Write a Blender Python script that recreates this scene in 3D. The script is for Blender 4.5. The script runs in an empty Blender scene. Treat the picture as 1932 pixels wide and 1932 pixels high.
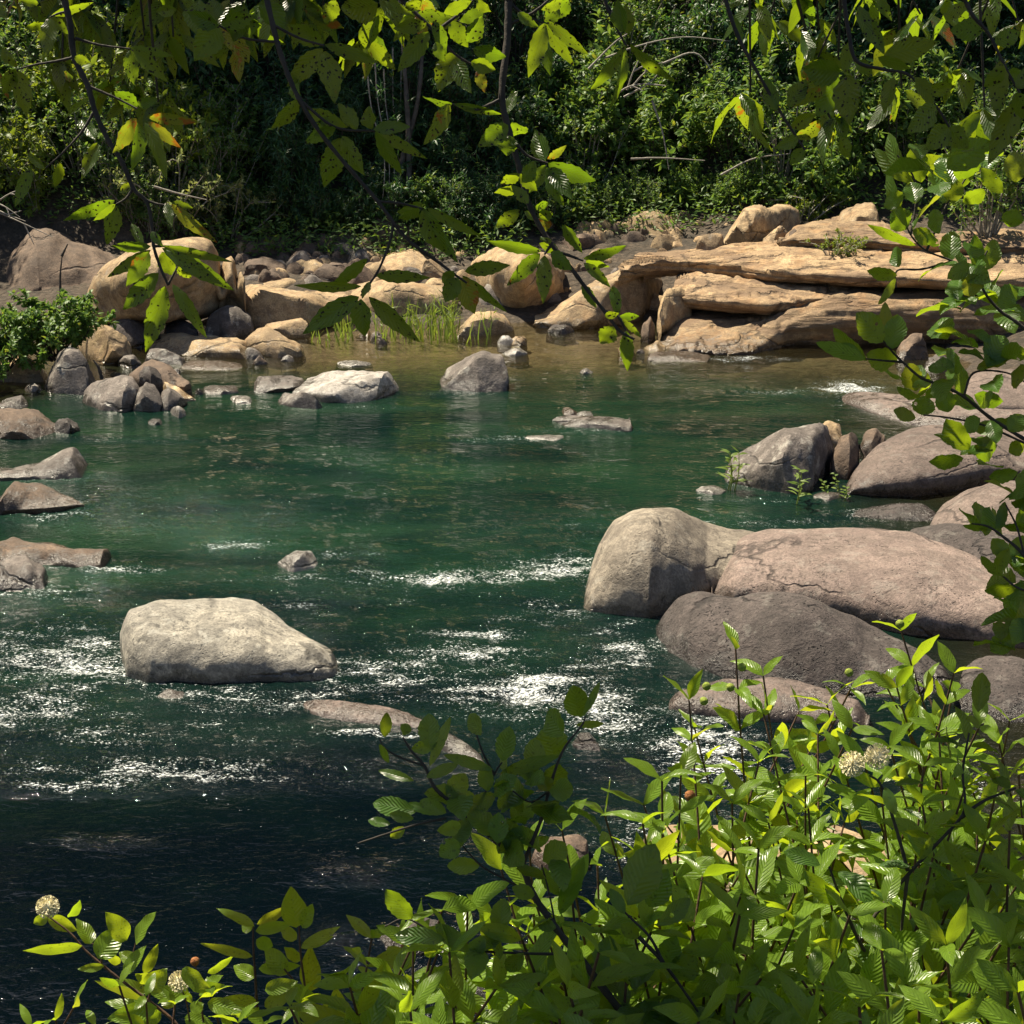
import bpy, math, random
import numpy as np
from mathutils import Vector
R = math.radians
SC = bpy.context.scene
COL = SC.collection
# ------------------------------------------------------------------ camera, world, sun, exposure
PITCH = R(17); CAMZ = 4.0; HALF = R(18)
cd = bpy.data.cameras.new('camera'); cam = bpy.data.objects.new('camera', cd); COL.objects.link(cam)
cam.location = (0, 0, CAMZ); cam.rotation_euler = (R(90) - PITCH, 0, 0)
cd.sensor_fit = 'HORIZONTAL'; cd.angle = 2 * HALF; cd.clip_start = .05; cd.clip_end = 500
SC.camera = cam
SUN_EL, SUN_AZ = R(60), R(-46)            # azimuth clockwise from +Y
w = bpy.data.worlds.new('World'); SC.world = w; w.use_nodes = True
nt = w.node_tree; bg = nt.nodes['Background']
sky = nt.nodes.new('ShaderNodeTexSky'); sky.sky_type = 'NISHITA'; sky.sun_disc = False
sky.sun_elevation = SUN_EL; sky.sun_rotation = SUN_AZ % (2 * math.pi)
nt.links.new(sky.outputs[0], bg.inputs[0]); bg.inputs[1].default_value = .05
sl = bpy.data.lights.new('sun', 'SUN'); sl.energy = 5; sl.angle = R(.5); sl.color = (1, .89, .69)
so = bpy.data.objects.new('sun', sl); COL.objects.link(so)
TS = Vector((math.sin(SUN_AZ) * math.cos(SUN_EL), math.cos(SUN_AZ) * math.cos(SUN_EL), math.sin(SUN_EL)))
so.rotation_euler = TS.to_track_quat('Z', 'Y').to_euler(); so.location = (0, 0, 30)
SC.view_settings.view_transform = 'Standard'; SC.view_settings.look = 'None'
SC.view_settings.gamma = 1; SC.view_settings.exposure = 1.1
try:
    SC.cycles.max_bounces = 7; SC.cycles.diffuse_bounces = 3; SC.cycles.glossy_bounces = 2
    SC.cycles.transmission_bounces = 3; SC.cycles.transparent_max_bounces = 12
    SC.cycles.sample_clamp_indirect = 4
except Exception: pass

# ------------------------------------------------------------------ picture geometry (photo measured on a 1932 px square)
F = 966 / math.tan(HALF); CP, SP = math.cos(PITCH), math.sin(PITCH)
def ray(px, py):
    cx = (np.asarray(px, float) - 966) / F; cy = (966 - np.asarray(py, float)) / F
    return np.stack([cx + 0 * cy, CP + cy * SP + 0 * cx, -SP + cy * CP + 0 * cx], -1)
def proj(p):
    p = np.asarray(p, float); x, y, z = p[..., 0], p[..., 1], p[..., 2] - CAMZ
    d = y * CP - z * SP; u = y * SP + z * CP
    return 966 + F * x / d, 966 - F * u / d
def at(px, py, z=0.):
    d = ray(px, py); t = (z - CAMZ) / d[..., 2]
    return d * t[..., None] + np.array([0, 0, CAMZ])
def atd(px, py, dist):
    return ray(px, py) * dist + np.array([0, 0, CAMZ])
def fr(s, ox, oy): return lambda pts: [(ox + s * a, oy + s * b) for a, b in pts]
fA = fr(.36, 0, 386.4); fB = fr(.36, 618.2, 347.8); fC = fr(.36, 1236.5, 347.8)
fD = fr(.5, 0, 811.4); fE = fr(.5, 966, 811.4); fI = fr(1, 0, 0)

# ------------------------------------------------------------------ noise
def _h(ix, iy, iz, s):
    n = (ix * 374761393 + iy * 668265263 + iz * 2147483647 + s * 974634777) & 0xffffffff
    n = ((n ^ (n >> 13)) * 1274126177) & 0xffffffff
    n = ((n ^ (n >> 16)) * 2246822519) & 0xffffffff
    return ((n ^ (n >> 15)) & 0xffff) / 32767.5 - 1
def vn(p, s=0):
    p = np.asarray(p, float); i = np.floor(p).astype(np.int64); f = p - i; f = f * f * (3 - 2 * f)
    x, y, z = i[:, 0], i[:, 1], i[:, 2]; r = 0
    for a in (0, 1):
        wx = f[:, 0] if a else 1 - f[:, 0]
        for b in (0, 1):
            wy = f[:, 1] if b else 1 - f[:, 1]
            for c in (0, 1):
                wz = f[:, 2] if c else 1 - f[:, 2]
                r = r + wx * wy * wz * _h(x + a, y + b, z + c, s)
    return r
def fbm(p, oct=4, s=0, g=.5):
    r = 0; a = 1.; k = 1.
    for o in range(oct):
        r = r + a * vn(p * k + 17.3 * o, s + o); a *= g; k *= 2.03
    return r
def ss(a, b, x):
    t = np.clip((x - a) / (b - a), 0, 1); return t * t * (3 - 2 * t)

# ------------------------------------------------------------------ terrain height
def ground(x, y):
    x = np.asarray(x, float); y = np.asarray(y, float); x, y = np.broadcast_arrays(x, y)
    p = np.stack([x, y, 0 * x], -1).reshape(-1, 3)
    n1 = fbm(p * .35, 3, 5).reshape(x.shape); n2 = fbm(p * 1.6, 3, 9).reshape(x.shape)
    ys = 22.4 + .4 * n1 - 1.2 * ss(-4.3, -6.5, x) - 1.2 * ss(2.5, 4.5, x)
    d = y - ys
    bed = -(.12 + 1.5 * ss(20.5, 14.5, y)) + .75 * ss(10.6, 9, y) - .7 * ss(8.2, 6.8, y) + .1 * n1 + .05 * n2
    br = 3.6 + 1.7 * ss(-1, 1.5, x)
    far = np.where(d > 0, .2 * np.minimum(d, br) + .8 * np.maximum(d - br, 0), d * .15)
    far = far + .35 * np.maximum(d - 13, 0)
    far = np.where(far > 62, 62 + .1 * (far - 62), far)
    h = np.maximum(bed, np.maximum(far, -.02 + d * .12) + .12 * n1 * (d > -1) + .05 * n2)
    # banks
    left = (-6.6 - x - .05 * (20 - y)) * .35
    right = (x - 4.2 - .15 * np.maximum(y - 9, 0)) * .3
    yn = 4.9 + 1.2 * ss(.6, 2.2, x)
    near = np.where(y < yn, .36 * (yn - y), -(y - yn) * 1.3)
    near = np.minimum(near, 2.6 + 0 * near)
    h = np.maximum(h, np.maximum(np.maximum(left, right), near) + .07 * n2)
    return h
_gx = np.arange(-20, 20.01, .08); _gy = np.arange(2, 60, .08); GR = np.maximum(ground(_gx[None, :], _gy[:, None]), 0)
def hit(px, py):
    """where the line of sight through a pixel meets the ground (or the water at 0)"""
    px = np.atleast_1d(np.asarray(px, float)); py = np.atleast_1d(np.asarray(py, float))
    d = ray(px, py); dn = d / np.hypot(d[:, 0], d[:, 1])[:, None]
    r = np.arange(4., 55, .05)[None, :]; P = dn[:, None, :] * r[..., None]
    i = np.clip(((P[..., 1] - 2) / .08).astype(int), 0, len(_gy) - 1); j = np.clip(((P[..., 0] + 20) / .08).astype(int), 0, len(_gx) - 1)
    k = np.argmax(CAMZ + P[..., 2] <= GR[i, j], 1); P = P[np.arange(len(k)), k]; P[:, 2] += CAMZ
    return P

# ------------------------------------------------------------------ objects, tags
def tag(o, label=None, cat=None, group=None, kind=None):
    for k, v in (('label', label), ('category', cat), ('group', group), ('kind', kind)):
        if v: o[k] = v
    return o
def empty(name, loc=(0, 0, 0)):
    o = bpy.data.objects.new(name, None); COL.objects.link(o); o.location = loc; o.empty_display_size = .1; return o
def mesh_obj(name, V, faces_v, mat, parent=None, smooth=True, attrs=None, uv=None, loc=None, link=True):
    """V Nx3, faces_v: (M,k) int array, or list of such arrays"""
    me = bpy.data.meshes.new(name)
    if not isinstance(faces_v, list): faces_v = [faces_v]
    faces_v = [f for f in faces_v if len(f)]
    V = np.asarray(V, np.float64)
    if loc is not None: V = V - np.asarray(loc)
    me.vertices.add(len(V)); me.vertices.foreach_set('co', V.astype(np.float32).ravel())
    nl = sum(f.size for f in faces_v); nf = sum(len(f) for f in faces_v)
    me.loops.add(nl); li = np.concatenate([f.ravel() for f in faces_v]).astype(np.int32)
    me.loops.foreach_set('vertex_index', li)
    me.polygons.add(nf)
    tot = np.concatenate([np.full(len(f), f.shape[1], np.int32) for f in faces_v])
    me.polygons.foreach_set('loop_start', np.concatenate([[0], np.cumsum(tot)[:-1]]).astype(np.int32))
    me.polygons.foreach_set('loop_total', tot)
    me.polygons.foreach_set('use_smooth', np.full(nf, smooth))
    me.update(calc_edges=True)
    if uv is not None:
        l = me.uv_layers.new(name='UVMap'); l.data.foreach_set('uv', np.asarray(uv, np.float32)[li].ravel())
    for k, a in (attrs or {}).items():
        at_ = me.attributes.new(k, 'FLOAT', 'POINT'); at_.data.foreach_set('value', np.asarray(a, np.float32))
    me.materials.append(mat)
    o = bpy.data.objects.new(name, me)
    if link: COL.objects.link(o)
    if loc is not None: o.location = loc
    if parent is not None: o.parent = parent
    return o
def copy_tree(o, parent=None):
    c = o.copy(); COL.objects.link(c); c.parent = parent
    for ch in o.children: copy_tree(ch, c)
    return c
def grid_faces(n, m, wrap=False):
    """n rows x m columns; wrap closes the columns"""
    i = np.arange(n - 1)[:, None]; j = np.arange(m if wrap else m - 1)[None, :]
    j2 = (j + 1) % m
    return np.stack([i * m + j + 0 * j2, (i + 1) * m + j, (i + 1) * m + j2 + 0 * i, i * m + j2 + 0 * i], -1).reshape(-1, 4)

# ------------------------------------------------------------------ materials
class NT:
    def __init__(s, name):
        s.m = bpy.data.materials.new(name); s.m.use_nodes = True; s.t = s.m.node_tree
        s.t.nodes.clear(); s.out = s.n('ShaderNodeOutputMaterial')
    def n(s, typ, **kw):
        nd = s.t.nodes.new(typ)
        ins = kw.pop('ins', {})
        for k, v in kw.items(): setattr(nd, k, v)
        for k, v in ins.items(): s.set(nd.inputs[k], v)
        return nd
    def set(s, sock, v):
        if isinstance(v, bpy.types.NodeSocket): s.t.links.new(v, sock)
        elif isinstance(v, bpy.types.Node): s.t.links.new(v.outputs[0], sock)
        else:
            if hasattr(sock.default_value, '__len__') and len(sock.default_value) == 4 and len(v) == 3: v = tuple(v) + (1,)
            sock.default_value = v
    def noise(s, vec, scale, detail=4, rough=.5, dist=0, out=0):
        return s.n('ShaderNodeTexNoise', ins={'Vector': vec, 'Scale': scale, 'Detail': detail, 'Roughness': rough, 'Distortion': dist}).outputs[out]
    def voro(s, vec, scale, feature='F1', out='Distance', rand=1):
        nd = s.n('ShaderNodeTexVoronoi', feature=feature, ins={'Vector': vec, 'Scale': scale, 'Randomness': rand}); return nd.outputs[out]
    def ramp(s, fac, stops, interp='LINEAR'):
        nd = s.n('ShaderNodeValToRGB', ins={'Fac': fac}); r = nd.color_ramp; r.interpolation = interp
        while len(r.elements) < len(stops): r.elements.new(.5)
        for e, (p, c) in zip(r.elements, stops):
            e.position = p; e.color = (c, c, c, 1) if not hasattr(c, '__len__') else tuple(c) + (1,)
        return nd.outputs[0]
    def mix(s, f, a, b, blend='MIX'):
        nd = s.n('ShaderNodeMix', data_type='RGBA', blend_type=blend)
        s.set(nd.inputs['Factor'], f); s.set(nd.inputs[6], a); s.set(nd.inputs[7], b); return nd.outputs[2]
    def math(s, op, a, b=0., c=0., clamp=False):
        nd = s.n('ShaderNodeMath', operation=op, use_clamp=clamp); s.set(nd.inputs[0], a); s.set(nd.inputs[1], b); s.set(nd.inputs[2], c); return nd.outputs[0]
    def map(s, vec, scale=(1, 1, 1), loc=(0, 0, 0), rot=(0, 0, 0)):
        return s.n('ShaderNodeMapping', ins={'Vector': vec, 'Scale': scale, 'Location': loc, 'Rotation': rot}).outputs[0]
    def done(s, surf, disp=None):
        s.t.links.new(surf, s.out.inputs[0]); return s.m

def rock_mat(name, light, dark, stain=(.1, .075, .05), lichen=.0, bump=.5, pit=.3, wet=True, strat=0., sc=1., orange=0., crack=.7):
    m = NT(name); geo = m.n('ShaderNodeNewGeometry'); P = geo.outputs['Position']
    oi = m.n('ShaderNodeObjectInfo')
    vec = P
    if strat: vecs = m.map(P, (.45, .45, 4.5), rot=(R(3), R(4), 0))
    big = m.noise(vec, 1.3 * sc, 5, .6, .4); mid = m.noise(vec, 7 * sc, 7, .65, .2); fine = m.noise(vec, 55 * sc, 5, .7)
    c = m.mix(m.ramp(big, [(.35, 0), (.68, 1)]), dark, light)
    c = m.mix(m.math('MULTIPLY', m.ramp(mid, [(.40, 1), (.56, 0)]), .75), c, stain)
    c = m.mix(m.math('MULTIPLY', m.ramp(m.noise(vec, 2.7 * sc, 7, .72, .8), [(.5, 0), (.6, 1)]), .55), c, tuple(.55 * v for v in dark))
    c = m.mix(m.ramp(fine, [(.35, .7), (.6, 0)]), c, tuple(.35 * v for v in dark))
    c = m.mix(m.math('MULTIPLY', m.ramp(m.noise(vec, 19 * sc, 5, .8), [(.53, 0), (.60, 1)]), m.math('MULTIPLY', m.ramp(m.noise(vec, 1.9 * sc, 4, .6), [(.4, .15), (.6, 1)]), min(1, pit * 1.6)), clamp=True), c, tuple(.3 * v for v in dark))
    # object-to-object variation
    var = m.math('MULTIPLY_ADD', oi.outputs['Random'], .45, .78)
    c = m.mix(1., c, m.n('ShaderNodeCombineColor', ins={0: var, 1: var, 2: var}).outputs[0], 'MULTIPLY')
    if orange:
        c = m.mix(m.math('MULTIPLY', m.ramp(m.noise(vec, 2.6, 4, .6), [(.52, 0), (.66, 1)]), orange), c, (.36, .2, .085))
    if strat:
        sl = m.noise(vecs, 2.2, 6, .6)
        c = m.mix(m.ramp(sl, [(.42, .75), (.5, 0)]), c, stain)
    if lichen:
        l = m.math('MULTIPLY', m.ramp(m.noise(vec, 4.5 * sc, 6, .75), [(.56, 0), (.62, 1)]), lichen)
        c = m.mix(l, c, (.55, .53, .46))
    pits = m.ramp(m.voro(m.mix(.12, P, m.noise(P, 20, 2, .5, out=1)), 26 * sc), [(.08, 0), (.3, 1)])
    pmask = m.ramp(m.noise(vec, 3.1 * sc, 4, .6), [(.42, 0), (.6, 1)])
    pf = m.math('MULTIPLY', m.math('SUBTRACT', 1., pits), m.math('MULTIPLY', pmask, pit), clamp=True)
    c = m.mix(pf, c, tuple(.25 * v for v in dark))
    Pc = m.map(m.mix(.22, P, m.noise(P, 2.2, 4, .6, out=1)), (.55, .55, 1.5))
    ck = m.math('MULTIPLY', m.ramp(m.voro(Pc, 1.5 * sc, 'DISTANCE_TO_EDGE'), [(.004, 1), (.022, 0)]), m.ramp(m.noise(P, 1.1, 3, .5), [(.46, 0), (.56, crack)]))
    c = m.mix(ck, c, tuple(.12 * v for v in dark))
    h = m.math('ADD', m.math('MULTIPLY', mid, .6), m.math('MULTIPLY', fine, .18))
    h = m.math('ADD', h, m.math('MULTIPLY', pf, -.5)); h = m.math('ADD', h, m.math('MULTIPLY', ck, -.8))
    h = m.math('ADD', h, m.math('MULTIPLY', m.noise(vec, 180 * sc, 3, .6), .05))
    if strat: h = m.math('ADD', h, m.math('MULTIPLY', m.ramp(m.noise(vecs, 2.2, 6, .6), [(.4, 0), (.52, 1)]), .5))
    rough = .85
    if wet:
        z = m.n('ShaderNodeSeparateXYZ', ins={0: P}).outputs[2]
        wz = m.math('ADD', z, m.math('MULTIPLY_ADD', m.noise(P, 5, 6, .75), -.55, .19))
        wf = m.ramp(m.math('ADD', wz, .5), [(.47, 1), (.54, 0)])
        c = m.mix(wf, c, m.mix(.45, (.012, .011, .009), c)); rough = m.math('MULTIPLY_ADD', wf, -.6, .85)
    b = m.n('ShaderNodeBump', ins={'Strength': bump, 'Distance': .06, 'Height': h})
    p = m.n('ShaderNodeBsdfPrincipled', ins={'Base Color': c, 'Roughness': rough, 'Normal': b.outputs[0]})
    return m.done(p.outputs[0])

def leaf_mat(name, col, col2, trans, spots=0., holes=0., gloss=.35, fac=.45, orange=0., veins=1., spec=.5):
    m = NT(name); uv = m.n('ShaderNodeTexCoord').outputs['UV']; at_ = m.n('ShaderNodeAttribute', attribute_name='rnd').outputs['Fac']
    obj = m.n('ShaderNodeNewGeometry').outputs['Position']
    oi = m.n('ShaderNodeObjectInfo').outputs['Random']
    c = m.mix(at_, col, col2)
    r2 = m.math('FRACT', m.math('MULTIPLY', at_, 7.31))
    yellow = m.ramp(r2, [(.86, 0), (1., .7)])
    t = m.mix(at_, trans, tuple(v * k for v, k in zip(trans, (.62, .8, .8))))
    t = m.mix(yellow, t, (.5, .46, .03))
    s = m.n('ShaderNodeSeparateXYZ', ins={0: uv}); u, v = s.outputs[0], s.outputs[1]
    au = m.math('ABSOLUTE', m.math('SUBTRACT', u, .5))
    h = 0.
    if veins:
        vv = m.math('SINE', m.math('MULTIPLY', m.math('SUBTRACT', v, m.math('MULTIPLY', au, .55)), 62.))
        vein = m.math('MAXIMUM', m.ramp(vv, [(.8, 0), (1., .5)]), m.ramp(au, [(.012, 1), (.035, 0)]))
        c = m.mix(m.math('MULTIPLY', vein, .35 * veins), c, tuple(min(1, 1.9 * q) for q in col2))
        t = m.mix(m.math('MULTIPLY', vein, .35 * veins), t, tuple(.5 * q for q in trans))
        h = vv
    mot = m.noise(obj, 60, 3, .6)
    c = m.mix(m.ramp(mot, [(.35, .35), (.6, 0)]), c, tuple(.55 * q for q in col))
    if spots:
        wo = m.mix(.012, obj, m.noise(obj, 70, 3, .6, out=1)); d = m.voro(wo, 120.); nz = m.noise(obj, 190, 3, .6)
        sp = m.math('MAXIMUM', m.ramp(d, [(.17, 1), (.25, 0)]), m.ramp(nz, [(.63, 0), (.68, .8)]))
        sm = m.math('MULTIPLY', sp, m.math('MULTIPLY', m.ramp(m.noise(obj, 16, 2), [(.4, 0), (.5, 1)]), spots), clamp=True)
        c = m.mix(sm, c, (.02, .014, .006)); t = m.mix(sm, t, (.02, .012, .004))
    if orange:
        om = m.math('MULTIPLY', m.ramp(m.math('ADD', m.noise(obj, 30, 5, .7), m.math('MULTIPLY', m.ramp(r2, [(.75, 0), (1., 1)]), .22)), [(.70, 0), (.77, 1)]), orange)
        c = m.mix(om, c, (.25, .07, .015)); t = m.mix(om, t, (.42, .1, .01))
    b = m.n('ShaderNodeBump', ins={'Strength': .35, 'Distance': .004, 'Height': h})
    p = m.n('ShaderNodeBsdfPrincipled', ins={'Base Color': c, 'Roughness': gloss, 'Normal': b.outputs[0], 'Specular IOR Level': spec})
    tr = m.n('ShaderNodeBsdfTranslucent', ins={'Color': t})
    mx = m.n('ShaderNodeMixShader', ins={0: fac}); m.t.links.new(p.outputs[0], mx.inputs[1]); m.t.links.new(tr.outputs[0], mx.inputs[2])
    o = mx.outputs[0]
    if holes:
        hv = m.ramp(m.voro(obj, 34.), [(.1, 1), (.12, 0)]); hm = m.math('MULTIPLY', hv, m.ramp(m.noise(obj, 8, 2), [(.52, 0), (.56, holes)]))
        tp = m.n('ShaderNodeBsdfTransparent'); m2 = m.n('ShaderNodeMixShader', ins={0: hm})
        m.t.links.new(o, m2.inputs[1]); m.t.links.new(tp.outputs[0], m2.inputs[2]); o = m2.outputs[0]
    return m.done(o)

def bark_mat(name, c1, c2, sc=30):
    m = NT(name); P = m.n('ShaderNodeNewGeometry').outputs['Position']
    n = m.noise(P, sc, 5, .6); c = m.mix(m.ramp(n, [(.35, 0), (.65, 1)]), c1, c2)
    b = m.n('ShaderNodeBump', ins={'Strength': .5, 'Distance': .01, 'Height': n})
    return m.done(m.n('ShaderNodeBsdfPrincipled', ins={'Base Color': c, 'Roughness': .8, 'Normal': b.outputs[0]}).outputs[0])

# ------------------------------------------------------------------ mesh collectors
class MB:
    def __init__(s): s.V = []; s.F = {3: [], 4: []}; s.n = 0; s.U = []; s.A = []
    def add(s, V, F, uv=None, rnd=None):
        V = np.asarray(V, float).reshape(-1, 3); F = np.asarray(F)
        s.V.append(V); s.F[F.shape[1]].append(F + s.n); s.n += len(V)
        s.U.append(np.zeros((len(V), 2)) if uv is None else uv); s.A.append(np.zeros(len(V)) if rnd is None else rnd)
    def build(s, name, mat, parent=None, loc=None, smooth=True, link=True):
        if not s.V: return None
        fl = [np.concatenate(s.F[k]) for k in (4, 3) if s.F[k]]
        return mesh_obj(name, np.concatenate(s.V), fl, mat, parent, smooth, {'rnd': np.concatenate(s.A)}, np.concatenate(s.U), loc, link)
def norm(v): return v / np.maximum(np.linalg.norm(v, axis=-1, keepdims=True), 1e-9)
def tube(mb, pts, r0, r1, sides=6, knob=0.):
    P = np.asarray(pts, float); n = len(P)
    T = norm(np.gradient(P, axis=0)); ref = np.array([.31, .2, .93]) if abs(T[0, 2]) < .9 else np.array([1., .1, 0])
    A = norm(np.cross(T, ref)); B = np.cross(T, A)
    r = np.linspace(r0, r1, n)[:, None, None]
    if knob: r = r * (1 + knob * np.sin(np.arange(n) * 2.4))[:, None, None]
    a = np.linspace(0, 2 * math.pi, sides, endpoint=False)
    V = P[:, None] + r * (np.cos(a)[None, :, None] * A[:, None] + np.sin(a)[None, :, None] * B[:, None])
    mb.add(V, grid_faces(n, sides, True))
def spline(pts, n):
    """Catmull-Rom through the points"""
    P = np.asarray(pts, float); k = len(P)
    if k == 2: return P[0] + (P[1] - P[0]) * np.linspace(0, 1, n)[:, None]
    t = np.linspace(0, k - 1, n); i = np.minimum(t.astype(int), k - 2); f = (t - i)[:, None]
    p1, p2 = P[i], P[i + 1]; p0 = np.where((i > 0)[:, None], P[np.maximum(i - 1, 0)], 2 * p1 - p2); p3 = np.where((i < k - 2)[:, None], P[np.minimum(i + 2, k - 1)], 2 * p2 - p1)
    return .5 * (2 * p1 + (p2 - p0) * f + (2 * p0 - 5 * p1 + 4 * p2 - p3) * f ** 2 + (3 * p1 - p0 - 3 * p2 + p3) * f ** 3)

PROF = {'lance': lambda v: np.sin(math.pi * v ** .85) ** .9 * (1 - .15 * v),
        'ovate': lambda v: np.sin(math.pi * np.clip(v, 0, 1) ** .72) ** .8,
        'round': lambda v: (np.sin(math.pi * np.clip(v, 0, 1) ** .98)) ** .72,
        'obov': lambda v: np.sin(math.pi * v ** 1.25) ** .8,
        'blade': lambda v: (1 - v ** 1.6) * .9 + .1 * 0}
def leaves(mb, B, L, N, W, rng, prof='lance', rows=6, cols=3, fold=.25, droop=.25, serr=0., petiole=.0, curl=.12):
    """B base points, L length vectors, N normals, W full widths; all leaves into one mesh"""
    B = np.asarray(B, float); L = np.asarray(L, float); n = len(B)
    if n == 0: return
    ln = np.linalg.norm(L, axis=1, keepdims=True); T = L / ln
    S = norm(np.cross(N, T)); Nn = np.cross(T, S)
    W = np.broadcast_to(np.asarray(W, float), (n,))
    v = np.linspace(0, 1, rows); u = np.linspace(-1, 1, cols)
    vv, uu = np.meshgrid(v, u, indexing='ij')
    vl = np.clip((vv - petiole) / (1 - petiole), 0, 1)
    pr = PROF[prof](vl)
    if rows > 4: pr[1:-1] *= (1 + serr * np.where(np.arange(1, rows - 1) % 2, 1, -1))[:, None]
    pr = np.maximum(pr, .025)
    fo = fold * (1 + .5 * rng.standard_normal(n)); dr = droop * (1 + .6 * rng.standard_normal(n)); tw = curl * rng.standard_normal(n); ph = rng.random(n) * 6.3
    hw = (W / 2)[:, None, None] * (pr * uu)[None]
    up = fo[:, None, None] * np.abs(hw) - (dr[:, None, None] * ln[:, :, None]) * (vv ** 2)[None] + tw[:, None, None] * hw * 2 * vv[None] \
        + .05 * W[:, None, None] * np.sin(vv[None] * 13 + ph[:, None, None] + uu[None] * 2) * np.abs(uu)[None]
    bend = 1 - .25 * np.abs(dr)[:, None, None] * (vv ** 2)[None]
    V = B[:, None, None] + L[:, None, None] * (vv[None] * bend)[..., None] + S[:, None, None] * hw[..., None] + Nn[:, None, None] * up[..., None]
    F = grid_faces(rows, cols); k = rows * cols
    Fa = (F[None] + (np.arange(n) * k)[:, None, None]).reshape(-1, 4)
    uv = np.stack([(uu * .5 + .5), vv], -1).reshape(1, -1, 2).repeat(n, 0).reshape(-1, 2)
    mb.add(V, Fa, uv, np.repeat(rng.random(n), k))

# ------------------------------------------------------------------ rocks
from mathutils.bvhtree import BVHTree
SLABS = []
def land(px, py):
    """the point of an already built ledge (or the ground) seen at a pixel"""
    d = Vector(ray(px, py)).normalized(); o = Vector((0, 0, CAMZ)); best = hit([px], [py])[0]; bd = (Vector(best) - o).length
    for t in SLABS:
        q = t.ray_cast(o, d, bd + 1)
        if q[0] is not None and q[3] < bd + .3: best = np.array(q[0]); bd = q[3]
    return best
def spow(a, e): return np.sign(a) * np.abs(a) ** e
def rock(label, top, base, D, mat, name='boulder', n=2.6, m=2.2, lean=.15, under=0., rough=.05, facets=0, strata=0., terrace=0.,
         z=None, N=40, M=26, sink=.25, seed=None, cat=None, group=None, taper=2.6, cut=.71, fs=1., parent=None, smooth=None):
    seed = seed if seed is not None else (abs(hash_s(label)) % 9973)
    rng = np.random.default_rng(seed)
    top = np.array(sorted(top, key=lambda p: p[0]), float); base = np.array(sorted(base, key=lambda p: p[0]), float)
    x0, x1 = top[0, 0], top[-1, 0]
    a = np.linspace(0, math.pi, N); k = .5 - .5 * np.cos(a); k = .55 * k + .45 * np.linspace(0, 1, N)
    xs = x0 + (x1 - x0) * k
    ty = np.interp(xs, top[:, 0], top[:, 1]); by = np.interp(xs, base[:, 0], base[:, 1])
    s_ = np.array([.25, .5, .25])
    for _ in range(2 if facets else 4):
        ty[1:-1] = np.convolve(ty, s_, 'valid'); by[1:-1] = np.convolve(by, s_, 'valid')
    ty = np.minimum(ty, by - .5)
    Pb = None if z == 'on' else at(xs, by, z) if z is not None else hit(xs, by)
    if isinstance(under, list): under = np.interp(xs, [q[0] for q in under], [q[1] for q in under])[:, None]
    if z == 'on':
        q = land(float(np.mean(xs)), float(np.interp(np.mean(xs), xs, by))); Pb = at(xs, by, q[2] - .03)
    if z is None:
        zz_ = Pb[:, 2].copy(); r_ = np.hypot(Pb[:, 0], Pb[:, 1])
        kern = np.ones(7) / 7; r_s = np.convolve(np.pad(r_, 3, 'edge'), kern, 'valid')   # even out jumps of the ground line
        d = ray(xs, by); dn = d / np.hypot(d[:, 0], d[:, 1])[:, None]; Pb = dn * r_s[:, None]; Pb[:, 2] += CAMZ
    dt = ray(xs, ty); ht = np.hypot(dt[:, 0], dt[:, 1]); e = dt[:, :2] / ht[:, None]; tanE = dt[:, 2] / ht
    rf = np.hypot(Pb[:, 0], Pb[:, 1]); z0 = Pb[:, 2]
    tp = np.clip(1 - np.abs(2 * k - 1) ** taper, 0, 1) ** (1 / taper); Du = D * np.maximum(tp, .06)
    
    lean = np.interp(xs, [q[0] for q in lean], [q[1] for q in lean])[:, None] if isinstance(lean, list) else lean
    lx = lean[:, 0] if hasattr(lean, '__len__') else max(lean, 0); Em = np.where(tanE < -1e-3, (CAMZ - z0) / np.maximum(-tanE, 1e-3), 1e3) - rf; Du = np.minimum(Du, np.maximum(.78 * Em / (1 + lx), .03))
    t = np.linspace(0, 2 * math.pi, M, endpoint=False)
    sn, cs = np.sin(t), np.cos(t)
    zp = np.where(sn > 0, np.abs(sn) ** (2 / m), 0.)
    rr = (.5 * (1 - spow(cs, 2 / n)))[None] + lean * zp[None] + under * ((1 - zp) * (cs > 0))[None]
    lo = np.where(sn < 0, -np.abs(sn) ** (2 / m), 0.)
    rad = Du[:, None] * rr
    good = zp > .35
    Hc = (CAMZ + tanE[:, None] * (rf[:, None] + rad[:, good]) - z0[:, None]) / zp[None, good]
    H = np.maximum(Hc.min(1), .015)
    zz = z0[:, None] + H[:, None] * zp[None] + sink * lo[None] - (.07 * (1 - ss(0, .07, np.minimum(k, 1 - k))))[:, None]
    V = np.zeros((N, M, 3)); V[:, :, :2] = Pb[:, None, :2] + e[:, None] * rad[..., None]; V[:, :, 2] = zz
    size = min(D, (Pb[-1, 0] - Pb[0, 0]), H.max() * 2.2); size = max(size, .08)
    c = V.reshape(-1, 3).mean(0)
    # normals of the grid
    du = np.gradient(V, axis=0); dv = np.roll(V, -1, 1) - np.roll(V, 1, 1)
    Nn = norm(np.cross(dv, du)).reshape(-1, 3)
    V = V.reshape(-1, 3)
    if ((V - c) * Nn).sum() < 0: Nn = -Nn
    edge = np.repeat(ss(0, .12, np.minimum(k, 1 - k)), M)
    off = rng.random(3) * 50
    d = fbm(V * (1.6 / size) * fs + off, 5, seed % 97) * rough * size
    d += np.abs(fbm(V * (3.4 / size) * fs + off, 3, 5)) * -.35 * rough * size
    V = V + Nn * (d * (.3 + .7 * edge))[:, None]
    ext0 = V.min(0), V.max(0)
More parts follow.
